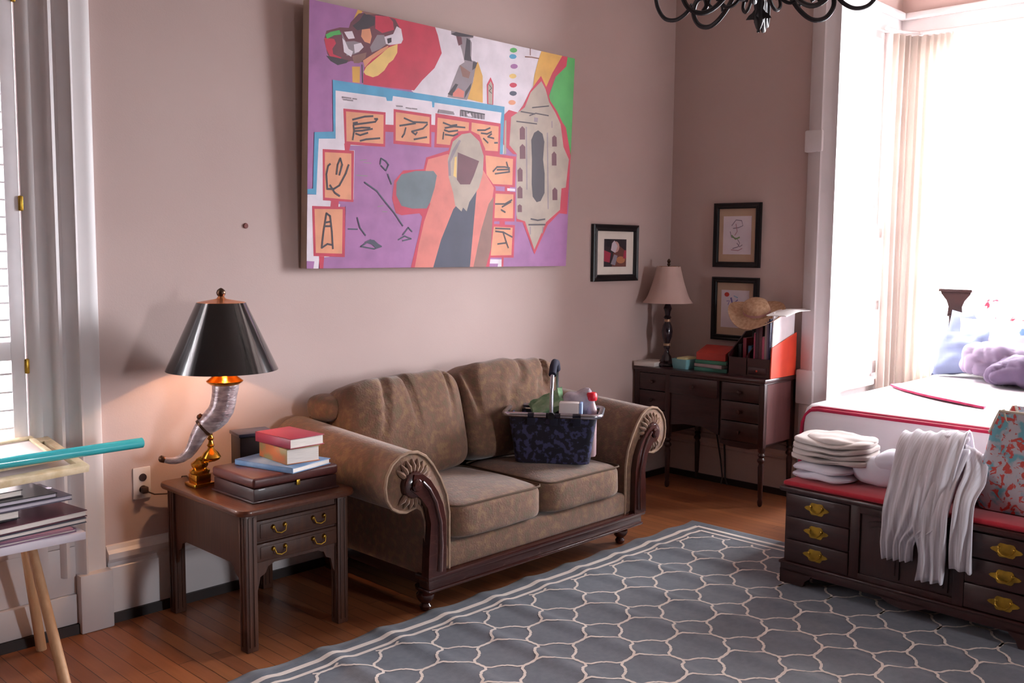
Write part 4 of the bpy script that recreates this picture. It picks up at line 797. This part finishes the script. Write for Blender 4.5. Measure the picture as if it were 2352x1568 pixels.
for y0,y1 in((-.022,-.328),(-W_+.328,-W_+.022)):
    for z_ in(.118,.224,.330):
        b=MB(); b.box((-.002,y1,z_),(.016,y0,z_+.100),.005); d=b.build('drawer_front',M_dkwoodx,CH)
        ym=(y0+y1)/2; zc=z_+.052; b=MB()
        out=[]
        for q in range(28):
            t=2*PI*q/28; rr_=.026+.009*abs(cos(2*t))**.6+.004*cos(6*t); out.append((ym+rr_*1.55*cos(t),zc+rr_*.82*sin(t)))
        b.prism(out,-.005,-.001,'x'); b.tube([(-.006,ym+.028,zc+.008),(-.016,ym+.026,zc-.004),(-.018,ym+.012,zc-.016),(-.018,ym-.012,zc-.016),(-.016,ym-.026,zc-.004),(-.006,ym-.028,zc+.008)],.0028,6)
        for q in(-.028,.028): b.lathe([(0,-.012),(.005,-.010),(.007,-.004)],(0,ym+q,zc+.008),10,'x')
        b.build('bail_pull',M_abrass,d)
# centre arched panels
for y0,y1 in((-.382,-.565),(-.585,-W_+.382)):
    b=MB(); m=(y0+y1)/2; w=(y0-y1)/2-.012; A=[(m-w,.152),(m+w,.152),(m+w,.35)]+[(m+w*cos(t)*1,.35+.035*sin(t)) for t in [PI*j/10 for j in range(1,10)]]+[(m-w,.35)]
    b.prism(A,.006,.016,'x'); A2=[(m+(y-m)*.80,.26+(z-.26)*.84) for y,z in A]; b.prism(A2,.000,.006,'x'); b.build('arched_panel',M_dkwood,CH)
b=MB(); b.box((.0,-W_+.0,.4625),(.428,-.0,.486),.010,seg=3); b.build('cushion_top',mat('red_cushion','b5162a','a01024',rough=.85,sheen=.2),CH)
CH.matrix_world=cm
# ------------------------------------------------------------------ folded clothes on the chest
M_wc=mat('white_cotton','e4dfe8','d8d2dd',rough=.9,scale=6); M_lin=mat('cream_linen','cfc2bd','bfb0a9',rough=.9,scale=6); M_shirt=mat('white_striped_shirt','e6e2ea','cfc9cf',rough=.85,scale=5,stretch=(1,30,1),contrast=(.4,.6))
def folded(c,w,d,h,layers,rot,seed):
    b=MB(); M=T(*c)@RZ(rot)
    for L_ in range(layers):
        hh=h/layers
        def fn(q3,q):
            w_=q3.copy(); w_.z+=.010*noise.noise(V((q3.x*9+seed,q3.y*9,L_*2)))+.008*sin(q3.y*22+seed)*(1 if q.z>0 else .2); w_.x+=.010*noise.noise(V((q3.y*10,L_,seed))); w_.y+=.010*noise.noise(V((q3.x*10,L_+5,seed))); return w_
        b.blob((0,0,hh*(L_+.5)),(w*(1-.03*(L_%2)),d*(1-.02*L_),hh*1.12),p=3.5,n=12,fn=fn)
    b.v=[tuple(M@V(p)) for p in b.v]; return b
b=folded((4.19,2.005,.492),.30,.28,.070,2,-4,2); tag(b.build('folded_towel',M_wc,weld=False,angle=180),'folded white cotton garment lying directly on the red cushion, under the cream one','folded garment')
b=folded((4.21,1.985,.570),.30,.37,.105,4,6,5); b.blob((4.22,1.96,.675),(.26,.30,.03),p=2.6,n=12,nz=.02,ns=12,seed=41)
tag(b.build('folded_trousers',M_lin,angle=180),'folded cream linen garment with loose folds, on top of the white folded one','folded garment')
b=MB(); b.blob((4.24,1.79,.555),(.24,.20,.115),p=2.6,n=12,nz=.03,ns=9,seed=11); b.blob((4.22,1.73,.60),(.2,.16,.10),p=2.4,n=10,nz=.03,ns=10,seed=13); tag(b.build('crumpled_garment',M_wc,angle=180),'crumpled white garment between the cream folded one and the draped shirt','garment')
# draped striped shirt
sh=thing('shirt',(4.1,1.5,.487),'white striped long-sleeved shirt draped over the front edge of the chest','shirt')
XF=3.955
b=MB()
b.sheet([(4.30,1.66,.60),(4.22,1.665,.74),(4.12,1.66,.715),(4.02,1.645,.62),(XF,1.64,.49),(XF-.008,1.64,.40),(XF-.008,1.645,.32),(XF,1.645,.245)],
        [(4.30,1.40,.62),(4.22,1.40,.77),(4.12,1.39,.76),(4.02,1.385,.67),(XF,1.395,.50),(XF-.012,1.42,.42),(XF-.012,1.50,.35),(XF,1.52,.255)],n=40,amp=.012,freq=5,th=.012,ph=.7,sub=4)
b.blob((4.20,1.52,.60),(.24,.27,.22),p=2.4,n=12,nz=.03,ns=8,seed=21)
b.build('shirt_body',M_shirt,sh,angle=180)
b=MB(); b.sheet([(4.13,1.52,.72),(4.03,1.52,.63),(XF-.012,1.515,.50),(XF-.018,1.505,.40),(XF-.018,1.485,.30),(XF-.012,1.490,.19)],
        [(4.13,1.37,.72),(4.03,1.37,.63),(XF-.012,1.375,.50),(XF-.024,1.375,.40),(XF-.022,1.378,.30),(XF-.016,1.382,.20)],n=24,amp=.012,freq=3,th=.016,ph=2,sub=4); b.build('shirt_front',M_shirt,sh,angle=180)
b=MB(); b.sheet([(4.20,1.42,.73),(4.08,1.37,.66),(XF+.01,1.36,.56),(XF-.016,1.362,.47),(XF-.022,1.362,.37),(XF-.016,1.358,.275)],
        [(4.16,1.30,.69),(4.07,1.288,.60),(XF+.01,1.288,.54),(XF-.012,1.285,.44),(XF-.016,1.280,.35),(XF-.012,1.276,.268)],n=16,amp=.010,freq=2,th=.022,ph=1,sub=4); b.build('sleeve',M_shirt,sh,angle=180)
b=MB(); b.blob((4.22,1.37,.60),(.22,.19,.20),p=2.4,n=10,nz=.03,ns=9,seed=23); b.build('sleeve',M_shirt,sh,angle=180)
b=MB(); b.blob((4.19,1.46,.752),(.11,.13,.05),p=2.6,n=8,nz=.02,ns=12,seed=25); b.build('collar',M_shirt,sh,angle=180)
# tote bag
M_tote=mat('coral_print_fabric','c8c4cc','6fb0c0',rough=.7,scale=14,contrast=(.50,.58),detail=3)
nt=M_tote.node_tree
n2=nd(nt,'ShaderNodeTexNoise'); n2.inputs['Scale'].default_value=22; n2.inputs['Detail'].default_value=5; n2.inputs['Distortion'].default_value=1.5
r2_=nd(nt,'ShaderNodeValToRGB'); r2_.color_ramp.elements[0].position=.54; r2_.color_ramp.elements[1].position=.57; r2_.color_ramp.elements[0].color=(0,0,0,1); r2_.color_ramp.elements[1].color=(1,1,1,1)
mx=nd(nt,'ShaderNodeMixRGB'); mx.inputs[2].default_value=lin('c4483f')
nt.links.new(nt.nodes['Texture Coordinate'].outputs['Object'],n2.inputs['Vector']); nt.links.new(n2.outputs['Fac'],r2_.inputs['Fac']); nt.links.new(r2_.outputs['Color'],mx.inputs[0])
src=[l for l in nt.links if l.to_node.name=='Principled BSDF' and l.to_socket.name=='Base Color'][0].from_socket
nt.links.new(src,mx.inputs[1]); nt.links.new(mx.outputs[0],nt.nodes['Principled BSDF'].inputs['Base Color'])
tt=thing('tote_bag',(4.2,1.16,.487),'tote bag with coral red and turquoise print, on the right of the chest','tote bag')
TC=(4.215,1.155)
b=MB(); rings=[]
for z,w,d,e in((.488,.17,.34,0),(.492,.19,.36,0),(.55,.21,.385,.0),(.65,.20,.37,0),(.72,.18,.34,0)):
    rings.append([(TC[0]+x+.006*noise.noise(V((x*9,y*9,z*9))),TC[1]+y,z) for x,y in rr(w,d,.05,5)])
# rim dips in the middle of front/back and rises to the strap points
def rimpt(x,y,base,hgt,inn=0):
    u=y/.17; u=max(-1.05,min(1.05,u)); lift=hgt*(math.exp(-((abs(u)-.58)/.22)**2)); return (TC[0]+x*(1-inn),TC[1]+y*(1-inn),base+lift)
rings.append([rimpt(x,y,.765,.07) for x,y in rr(.165,.325,.05,5)]); rings.append([rimpt(x,y,.790,.125) for x,y in rr(.155,.315,.045,5)])
rings.append([rimpt(x,y,.789,.124,.03) for x,y in rr(.15,.31,.045,5)]); rings.append([rimpt(x,y,.74,.05,.03) for x,y in rr(.158,.32,.05,5)])
rings.append([(TC[0]+x,TC[1]+y,.50) for x,y in rr(.16,.33,.05,5)])
loft(b,rings,True,True); b.build('bag_body',M_tote,tt,angle=60)
b=MB(); b.tube([rimpt(x,y,.792,.125) for x,y in rr(.158,.318,.045,5)],.0055,6,closed=True); b.build('rim_trim',mat('pale_rope_trim','d8cbb8',rough=.8),tt)
for sx in(-1,1):
    b=MB(); x=TC[0]+sx*.075
    b.tube([(x,TC[1]+.10,.905),(x-sx*.0,TC[1]+.085,.86),(x+sx*.01*0,TC[1]+.045,.83),(x,TC[1],.822),(x,TC[1]-.045,.83),(x,TC[1]-.085,.86),(x,TC[1]-.10,.905)],.006,8)
    b.build('strap',MATS['pale_rope_trim'],tt)
# ------------------------------------------------------------------ bed
bed=thing('bed',(5.85,1.68,0),'white quilted bed with red piping along its foot edge, dark headboard, in the bay','bed')
M_quilt=mat('white_quilt','f2edf1','e9e3ea',rough=.9,scale=3,bump=.08,bscale=12); M_red=mat('crimson_piping','c41c4c','b01440',rough=.6)
BX0,BX1,BYa,BYb,BZ=4.72,6.90,.92,2.45,.725
def fnb(w,q):
    if q.z<0: w.z=w.z
    w.z+=.006*noise.noise(V((w.x*4,w.y*4,1)))*(q.z>0); return w
b=MB(); b.box((BX0+.02,BYa+.02,.015),(BX1,BYb-.02,.30),.03); b.build('bed_base',mat('pale_valance','cfc9d4','c2bcc8',rough=.9),bed)
b=MB(); 
pr_=rr(BX1-BX0,BYb-BYa,.10,6); cxm,cym=(BX0+BX1)/2,(BYa+BYb)/2
def rg(ins,z,r=.10): return [(cxm+x,cym+y,z) for x,y in rr(BX1-BX0-2*ins,BYb-BYa-2*ins,max(r-ins,.02),6)]
loft(b,[rg(.0,.16),rg(.0,.30),rg(-.004,.45),rg(.0,.60),rg(.0,.655),rg(.012,.695),rg(.035,.717),rg(.07,.725),rg(.2,.728,.25)],True,True); b.build('quilt',M_quilt,bed,angle=60)
b=MB(); pts=[(BX0+.012,y,.703) for y in(1.00,1.2,1.5,1.8,2.1,2.28,2.34)]+[(BX0+.018,2.385,.694),(BX0+.030,2.415,.665),(BX0+.036,2.437,.62),(BX0+.036,2.442,.55),(BX0+.036,2.443,.40)]
b.tube(pts,.0095,8); b.tube([(p[0]+.012,p[1]-.006*(i>6),p[2]+.012 if i<9 else p[2]) for i,p in enumerate(pts)],.006,6)
b.build('piping',M_red,bed)
b=MB(); A=[(5.80,2.345,.738),(5.79,2.20,.744),(5.66,2.00,.744),(5.50,1.84,.744),(5.29,1.69,.736)]; B=[(5.70,2.365,.738),(5.54,2.22,.742),(5.38,2.01,.742),(5.29,1.85,.742),(5.23,1.68,.736)]
b.sheet(A,B,n=6,amp=.002,freq=1,th=.012); b.build('red_band',mat('crimson_band','b0184a','c43a66',rough=.7,scale=20),bed)
for y in(.86,2.44):
    b=MB(); b.box((6.915,y-.045,.01),(7.005,y+.045,1.12),.006); b.box((6.905,y-.055,1.09),(7.015,y+.055,1.11),.004); b.prism([(y-.05,1.11),(y+.05,1.11),(y+.045,1.16),(y+.06,1.20),(y+.095,1.245),(y+.10,1.262),(y-.10,1.262),(y-.095,1.245),(y-.06,1.20),(y-.045,1.16)],6.90,7.02,'x')
    b.box((6.885,y-.11,1.262),(7.03,y+.11,1.280),.004); b.build('headboard_post',mat('dark_post_wood','1e0b0a','2a1210',rough=.7,spec=.2),bed)
b=MB(); b.prism([(.90,.30),(2.40,.30),(2.40,1.02),(2.1,1.05),(1.65,1.12),(1.2,1.05),(.90,1.02)],6.94,6.975,'x'); b.build('headboard_panel',M_dkwoodx,bed)
# ------------------------------------------------------------------ pillows and bedclothes
M_p1=mat('white_floral_red','e6dfe2','a01434',rough=.85,scale=9,contrast=(.60,.64),detail=5); M_p2=mat('white_floral_blue','dcd9e0','5f7fa8',rough=.85,scale=8,contrast=(.62,.66),detail=4)
M_bl=mat('pale_blue_grey_cotton','6f7a96','65708c',rough=.9,scale=5); M_lav=mat('lavender_cloth','8f8298','83758d',rough=.9,scale=5); M_pur=mat('dusty_purple_cloth','4c3d54','5a4a62',rough=.9,scale=6)
def rumple(w,q):
    r=abs(sin(w.y*34+5*noise.noise(w*7)+w.x*20))**.6*.016+abs(sin(w.x*41-w.y*17+4*noise.noise(w*9+V((3,1,2)))))**.6*.010
    return w+q.normalized()*(r-.012)
def pil(w,h,t,loc,rx,ry,rz,m,label,seed):
    b=MB(); b.pillow(w,h,t,T(*loc)@RZ(rz)@RY(ry)@RX(rx),seed=seed); tag(b.build('pillow',m,angle=180),label,'pillow','pillows on the bed')
# pillow plane: w along local x, h along local y, thickness z. stand them up facing -x
pil(.40,.62,.15,(6.78,2.00,1.06),0,-75,0,M_p1,'white pillow with a red leaf print standing against the headboard',1)
pil(.36,.50,.15,(6.61,2.07,.945),0,-62,4,M_p2,'white pillow with a faint blue flower, in front of the red-leaf one',2)
pil(.36,.34,.14,(6.76,2.285,.965),8,-68,-14,M_bl,'pale blue-grey pillow leaning by the headboard post',3)
pil(.33,.36,.13,(6.52,2.24,.885),-12,-55,8,M_bl,'slanted blue-grey pillow standing on the mattress edge, nearest the curtain',4)
pil(.22,.20,.09,(6.72,2.345,.84),0,-60,0,mat('pale_yellow_cushion','e0dca6','d2cc90',rough=.9),'small pale yellow cushion behind the slanted blue-grey pillow',5)
b=MB(); b.blob((6.22,1.74,.82),(.34,.50,.17),p=2.5,n=26,nz=.05,ns=6,seed=31,fn=rumple)
tag(b.build('blanket',M_pur,angle=180),'dusty purple blanket heaped on the bed at the right edge','blanket')
b=MB(); b.blob((6.36,1.93,.855),(.26,.50,.22),p=2.4,n=26,nz=.05,ns=7,seed=33,fn=rumple)
tag(b.build('blanket',M_lav,angle=180),'crumpled lavender blanket behind the purple one, against the pillows','blanket')
# ------------------------------------------------------------------ bay curtain and shutters
cr=thing('curtain',(7.0,2.9,3.05),'cream full-length curtain gathered in the corner of the bay','curtain')
M_cur=mat('cream_curtain','e6ddd6','ddd4cd',rough=.9,trans=.35,scale=3)
path=[(6.80,2.92),(6.88,2.905),(6.96,2.88),(7.01,2.83),(7.04,2.76),(7.05,2.70),(7.05,2.64),(7.05,2.59)]
def cpath(t):
    k=len(path)-1; x=min(t*k,k-1e-6); i=int(x); u=x-i; return V(path[i]).lerp(V(path[i+1]),u)
n=150; Z=[.04,.3,.8,1.3,1.8,2.3,2.8,3.05]; vs=[];fs=[]
for s_ in(1,-1):
    for z in Z:
        for j in range(n+1):
            t=j/n; p=cpath(t); q=cpath(min(t+.01,1))-cpath(max(t-.01,0)); q.normalize(); nn=V((-q.y,q.x)); w=.024*sin(t*2*PI*9+.3*sin(z*1.3))*(.8+.2*sin(z*2+t*5)); o_=nn*(w+s_*.0015); vs.append((p.x+o_.x,p.y+o_.y,z))
W=n+1;R=len(Z)
for s_ in range(2):
    for i in range(R-1):
        for j in range(n): a=s_*R*W+i*W+j; fs.append((a,a+1,a+W+1,a+W))
for j in range(n):
    for i in(0,R-1): a=i*W+j; fs.append((a,a+1,R*W+a+1,R*W+a))
b=MB(); b.add(vs,fs); b.build('curtain_panel',M_cur,cr,angle=180)
b=MB(); b.tube([(6.72,2.93,3.07),(6.9,2.90,3.07),(7.02,2.82,3.07),(7.05,2.60,3.07),(7.05,2.0,3.07)],.012,10); b.build('curtain_rod',M_white,cr)
M_shut=mat('white_shutter_paint','efe9ec','e6e0e3',rough=.5)
def shutter(name,a0,a1,z0,z1,zmid,f,label,ang=35,pitch=.062):
    """louvred panel; f(a, d, z) maps along-width, depth, height"""
    r=thing('window_shutter',f((a0+a1)/2,0,z0),label,'shutter')
    def bx(b,a,c,q,w,d=.014): 
        p0=f(a,-d,q);p1=f(c,d,w); b.box(p0,p1,.002)
    for q0,q1 in((a0,a0+.05),(a1-.05,a1)):
        b=MB(); bx(b,q0,q1,z0,z1); b.build('stile',M_shut,r)
    for q0,q1 in((z0,z0+.09),(z1-.07,z1),(zmid-.035,zmid+.035)):
        b=MB(); bx(b,a0+.05,a1-.05,q0,q1); b.build('rail',M_shut,r)
    for q0,q1 in((z0+.09,zmid-.035),(zmid+.035,z1-.07)):
        k=int((q1-q0)/pitch); z=q0+pitch/2
        for i in range(k):
            b=MB(); dz=.026*sin(math.radians(ang)); dd=.026*cos(math.radians(ang)); t=.0035
            P=[f(a0+.053,-dd,z-dz-t),f(a1-.053,-dd,z-dz-t),f(a1-.053,dd,z+dz-t),f(a0+.053,dd,z+dz-t),f(a0+.053,-dd,z-dz+t),f(a1-.053,-dd,z-dz+t),f(a1-.053,dd,z+dz+t),f(a0+.053,dd,z+dz+t)]
            b.add(P,[(0,1,2,3),(4,5,6,7),(0,1,5,4),(2,3,7,6),(1,2,6,5),(0,3,7,4)]); b.build('louvre',M_shut,r,smooth=False); z+=(q1-q0)/k
    return r
shutter('s',.645,1.318,.47,2.62,1.135,lambda a,d,z:(a,YA-.018+d,z),'white louvred shutter panel in the left window, partly behind the stacked frames',ang=28)
shutter('s',5.90,6.40,.66,1.70,1.15,lambda a,d,z:(a,YBAY-.020+d,z),'white louvred shutter on the side window of the bay, nearer the room',ang=30)
shutter('s',6.41,6.90,.66,1.70,1.15,lambda a,d,z:(a,YBAY-.020+d,z),'white louvred shutter on the side window of the bay, behind the curtain edge',ang=30)
for o in[o for o in bpy.data.objects if o.name.startswith('window_shutter')][:1]:
    for z in(2.43,1.68,1.075):
        b=MB(); b.box((1.314,YA-.040,z-.028),(1.330,YA-.026,z+.028),.004); b.build('hinge',M_abrass,o)
# ------------------------------------------------------------------ rug
M_rug=mat('slate_blue_rug','6b707b','616671',rough=.5,scale=40,bump=.15,bscale=300,sheen=.15,spec=.5); M_rugl=mat('cream_rug_lines','ecdfd6','e2d3c9',rough=.55,sheen=.15,spec=.4)
RX0,RX1,RY0,RY1=.95,4.572,.12,2.985
def rh(x,y):
    if x<RX0+.01 or x>RX1-.01 or (x>3.93 and y<2.19): return .007
    a=min(1,(RX1-x)/.5)*min(1,max(0,(RY1-y)/.02)+.55)
    w=sin(2*PI*x/.285+.5*sin(y*1.3)+.7)
    f=max(0,w)**2.2
    return .007+.016*f*a*(.6+.4*noise.noise(V((x*2.1,y*1.7,0))) )+.0015*noise.noise(V((x*7,y*5,3)))
b=MB(); nx,ny=int((RX1-RX0)/.018),int((RY1-RY0)/.04); vs=[];fs=[]
for i in range(nx+1):
    for j in range(ny+1):
        x=RX0+(RX1-RX0)*i/nx; y=RY0+(RY1-RY0)*j/ny
        yy=y; 
        if j==ny: yy=y+.008*sin(2*PI*x/.285+.7)
        vs.append((x,yy,rh(x,y)))
W=ny+1
for i in range(nx):
    for j in range(ny): a=i*W+j; fs.append((a,a+W,a+W+1,a+1))
o0=len(vs); edge=[i*W for i in range(nx+1)]+[nx*W+j for j in range(1,W)]+[i*W+ny for i in range(nx-1,-1,-1)]+[j for j in range(ny-1,0,-1)]
for e in edge: vs.append((vs[e][0],vs[e][1],.0005))
for k in range(len(edge)): fs.append((edge[k],edge[(k+1)%len(edge)],o0+(k+1)%len(edge),o0+k))
b.add(vs,fs)
b.mi=1
def ribbon(P,w,lift=.0012):
    # resample
    Q=[V(P[0])]
    for p,q in zip(P,P[1:]):
        p=V(p);q=V(q); k=max(1,int((q-p).length/.02))
        for i in range(1,k+1): Q.append(p.lerp(q,i/k))
    L=[];R=[]
    for i,p in enumerate(Q):
        t=Q[min(i+1,len(Q)-1)]-Q[max(i-1,0)]; t.normalize(); n_=V((-t.y,t.x))*w/2; L.append(p+n_);R.append(p-n_)
    vs=[];fs=[]
    for l,r_ in zip(L,R): vs+=[(l.x,l.y,rh(l.x,l.y)+lift),(r_.x,r_.y,rh(r_.x,r_.y)+lift)]
    for i in range(len(L)-1): fs.append((2*i,2*i+2,2*i+3,2*i+1))
    b.add(vs,fs)
FX0,FX1,FY0,FY1=RX0+.16,RX1-.165,RY0+.16,RY1-.155
for ins,w in((.082,.026),(.140,.018)):
    a,c,d,e=RX0+ins,RX1-ins,RY0+ins,RY1-ins
    for P in([(a,d),(c,d)],[(c,d),(c,e)],[(c,e),(a,e)],[(a,e),(a,d)]): ribbon(P,w)
ax,ay=.2835,.2365; ox,oy=3.095,2.459
qq=[(0.5,0),(0.492,0.05),(0.5,0.11),(0.477,0.15),(0.449,0.192),(0.411,0.208),(0.375,0.219),(0.342,0.24),(0.307,0.26),(0.291,0.291),(0.26,0.307),(0.24,0.342),(0.219,0.375),(0.208,0.411),(0.192,0.449),(0.15,0.477),(0.11,0.5),(0.05,0.492),(0,0.5)]
def clip(P):
    segs=[];cur=[]
    for p in P:
        if FX0<=p[0]<=FX1 and FY0<=p[1]<=FY1: cur.append(p)
        else:
            if len(cur)>1: segs.append(cur)
            cur=[]
    if len(cur)>1: segs.append(cur)
    return segs
def dens(P):
    o=[P[0]]
    for p,q in zip(P,P[1:]):
        k=max(1,int(math.hypot(q[0]-p[0],q[1]-p[1])/.006))
        for i in range(1,k+1): o.append((p[0]+(q[0]-p[0])*i/k,p[1]+(q[1]-p[1])*i/k))
    return o
for i in range(-9,7):
    for j in range(-11,4):
        X,Y=ox+i*ax,oy+j*ay
        for sx in(1,-1):
            for sy in(1,-1):
                for sg in clip(dens([(X+sx*u*ax,Y+sy*v*ay) for u,v in qq])): ribbon(sg,.0105)
tag(b.build('area_rug',[M_rug,M_rugl],origin=(2.76,1.55,0),angle=180),'large slate blue area rug with a cream trellis pattern and double line border','rug')
# ------------------------------------------------------------------ stool with frames and albums at the left
stl=thing('folding_stand',(1.1,3.62,0),'small white-topped stand on splayed pale wooden legs under the stack of albums, at the left','stand')
b=MB(); b.box((.72,3.475,.470),(1.385,3.80,.500),.004); b.build('stand_top',mat('white_board','ddd6e0','d2cbd6',rough=.6),stl)
M_pine=wood('pale_pine','c99c74','dab38a',rough=.5,axis='z',coat=0)
for p0,p1 in(((1.235,3.66,.470),(1.31,3.74,0)),((1.235,3.60,.470),(1.235,3.30,0)),((.90,3.66,.470),(.80,3.74,0)),((.90,3.60,.470),(.83,3.32,0))):
    b=MB(); b.tube([p0,p1],[.017,.019],14); b.build('leg',M_pine,stl)
def slab(c,w,d,h,rot,name,m,label,cat,edge=None,grp=None):
    r=thing(name,(0,0,0),label,cat,grp); b=MB()
    b.box((-w/2,-d/2,0),(w/2,d/2,.003)); b.box((-w/2,-d/2,h-.003),(w/2,d/2,h)); b.box((-w/2,-d/2,0),(-w/2+.003,d/2,h)); b.build('cover',m,r,smooth=False)
    b=MB(); b.box((-w/2+.004,-d/2+.004,.0035),(w/2-.004,d/2-.004,h-.0035)); b.build('page_block',edge or M_paper,r,smooth=False)
    r.matrix_world=T(*c)@RZ(rot); return r
gp='albums and magazines stacked on the stand'
z=.5005
slab((1.07,3.62,z),.56,.29,.012,3,'magazine',mat('mag_mauve','7c5c78','8d6c86',rough=.3),'mauve magazine at the bottom of the stack on the white stand','magazine',grp=gp); z+=.0125
slab((1.12,3.63,z),.46,.28,.008,-4,'magazine',mat('mag_pink','b07a90','c08a9c',rough=.3),'pink magazine, second from the bottom of the stand stack','magazine',grp=gp); z+=.0085
slab((1.13,3.63,z),.52,.29,.018,6,'album',mat('album_slate','3a3a48','4c4c5a',rough=.35),'slate grey album with white page edges under the maroon album','album',grp=gp); z+=.0185
slab((1.13,3.635,z),.53,.29,.024,8,'album',mat('album_maroon','4e2433','5c2d3c',rough=.4),'wide maroon album with thick white page edges in the stand stack','album',grp=gp); z+=.0245
slab((.95,3.62,z),.44,.20,.010,12,'notebook',mat('nb_black','15131a',rough=.3),'thin black notebook lying on the maroon album','notebook'); z+=.0105
b=MB(); b.lathe([(0,0),(.012,.003),(.017,.016),(.012,.029),(0,.032)],(1.345,3.71,.5955),16); tag(b.build('glass_ball',mat('clear_white_ball','e6e4ff',rough=.08,coat=.8)),'small shiny white ball on the right edge of the maroon album','ornament')
slab((.96,3.66,z),.44,.26,.030,2,'album',mat('album_black','1f1b22',rough=.35),'thick black album between the maroon album and the grey mounted picture','album',grp=gp); z+=.0305
slab((1.06,3.65,z),.60,.25,.018,5,'picture_panel',mat('panel_grey','4c4452','5e5666',rough=.35),'dark grey mounted picture under the cream frames','picture',edge=mat('panel_core','b9b0ba')); z+=.0185
slab((1.00,3.655,z),.62,.25,.018,3,'picture_panel',mat('panel_black','1a161c',rough=.35),'black mounted picture just under the cream frames','picture',edge=mat('panel_core','b9b0ba')); z+=.0185
slab((.94,3.66,z),.52,.22,.024,6,'album',mat('album_brown','2b2024',rough=.4),'small dark brown album wedged under the cream frame','album',grp=gp); z+=.0245
def pframe(M,w,d,t,fw,m,label,inner):
    r=thing('framed_picture',(0,0,0),label,'picture frame')
    b=MB()
    for (x0,y0,x1,y1) in((0,0,w,fw),(0,d-fw,w,d),(0,fw,fw,d-fw),(w-fw,fw,w,d-fw)): b.box((x0,y0,0),(x1,y1,t),.004)
    b.build('frame_moulding',m,r)
    b=MB(); b.box((fw*.8,fw*.8,.003),(w-fw*.8,d-fw*.8,.008)); b.build('backing',inner,r,smooth=False); r.matrix_world=M; return r
M_cf=mat('cream_gilt_frame','d3c0a2','bfa985',rough=.4,scale=30); M_lp=mat('pale_backing','d8c8c4','cbbab6',rough=.7)
pframe(T(.699,3.424,.700)@RZ(9)@RX(15),.74,.29,.028,.035,M_cf,'large cream and gilt picture frame lying under the turquoise pole',M_lp)
pframe(T(.70,3.485,.745)@RZ(9)@RX(15),.66,.215,.016,.022,M_cf,'smaller cream frame on top of the large one, tilted back to the window',M_lp)
tpz=z
pole=thing('cardboard_tube',(1.1,3.46,.79),'long turquoise tube lying across the picture frames at the left','tube')
A=V((1.637,3.55,.779)); 
b=MB(); b.tube([(.50,3.55,.772),tuple(A)],.0195,20,cap=True); b.build('tube_body',mat('turquoise_paint','2fa5ad','3db0b6',rough=.25,coat=.5),pole)
b=MB(); d_=(A-V((.50,3.55,.772))).normalized(); b.tube([tuple(A+d_*.0005),tuple(A+d_*.002)],.017,20); b.build('tube_end',mat('tube_end_grey','4a8f95',rough=.6),pole)
# ------------------------------------------------------------------ world, light, camera
w=bpy.data.worlds.new('overcast_sky'); S.world=w; w.use_nodes=True; nt=w.node_tree; bg=nt.nodes['Background']
tc=nd(nt,'ShaderNodeTexCoord'); sx=nd(nt,'ShaderNodeSeparateXYZ'); rp=nd(nt,'ShaderNodeValToRGB')
nt.links.new(tc.outputs['Generated'],sx.inputs[0]); nt.links.new(sx.outputs['Z'],rp.inputs['Fac']); nt.links.new(rp.outputs['Color'],bg.inputs['Color'])

for e_,(p_,c_) in zip([rp.color_ramp.elements[0],rp.color_ramp.elements[1]]+[rp.color_ramp.elements.new(.5) for _ in range(3)],((0,.28),(1,.22),(.03,1),(.20,1),(.42,.30))):
    e_.position=p_; e_.color=(.92*c_,.94*c_,1*c_,1)
bg.inputs['Strength'].default_value=104
def portal(loc,rot,sx_,sy_):
    l=bpy.data.lights.new('sky_portal','AREA'); l.shape='RECTANGLE'; l.size=sx_; l.size_y=sy_; l.cycles.is_portal=True
    o=bpy.data.objects.new('sky_portal',l); COL.objects.link(o); o.location=loc; o.rotation_euler=rot
hz=(SZ0+SZ1)/2; hh=SZ1-SZ0
for a,c in BW: portal((XBAY+.125,(a+c)/2,hz),(PI/2,0,PI/2),c-a,hh)
portal(((SX0+SX1)/2,YBAY+.125,hz),(-PI/2,0,0),SX1-SX0,hh)
portal(((SX0+SX1)/2,BY0-.125,hz),(PI/2,0,0),SX1-SX0,hh)
portal(((WX0+WX1)/2,YA+.155,(WZ0+WZ1)/2),(-PI/2,0,0),WX1-WX0,WZ1-WZ0)
portal(((LW[0]+LW[1])/2,Y0-.155,(LW[2]+LW[3])/2),(PI/2,0,0),LW[1]-LW[0],LW[3]-LW[2])
cam=bpy.data.cameras.new('camera'); co=bpy.data.objects.new('camera',cam); COL.objects.link(co); S.camera=co
cam.sensor_width=36; cam.lens=2222/2352*36; cam.clip_start=.05
yaw,pit,rol=[math.radians(v) for v in(44.08,-5.48,.52)]
f=V((cos(yaw)*cos(pit),sin(yaw)*cos(pit),sin(pit))); r_=V((sin(yaw),-cos(yaw),0)); u=r_.cross(f)
r2=r_*cos(rol)+u*sin(rol); u2=u*cos(rol)-r_*sin(rol)
m=Matrix((r2,u2,-f)).transposed().to_4x4(); m.translation=V((0,0,1.53)); co.matrix_world=m
S.view_settings.view_transform='Standard'; S.view_settings.look='None'; S.view_settings.gamma=1; S.view_settings.use_curve_mapping=False
S.view_settings.exposure=0
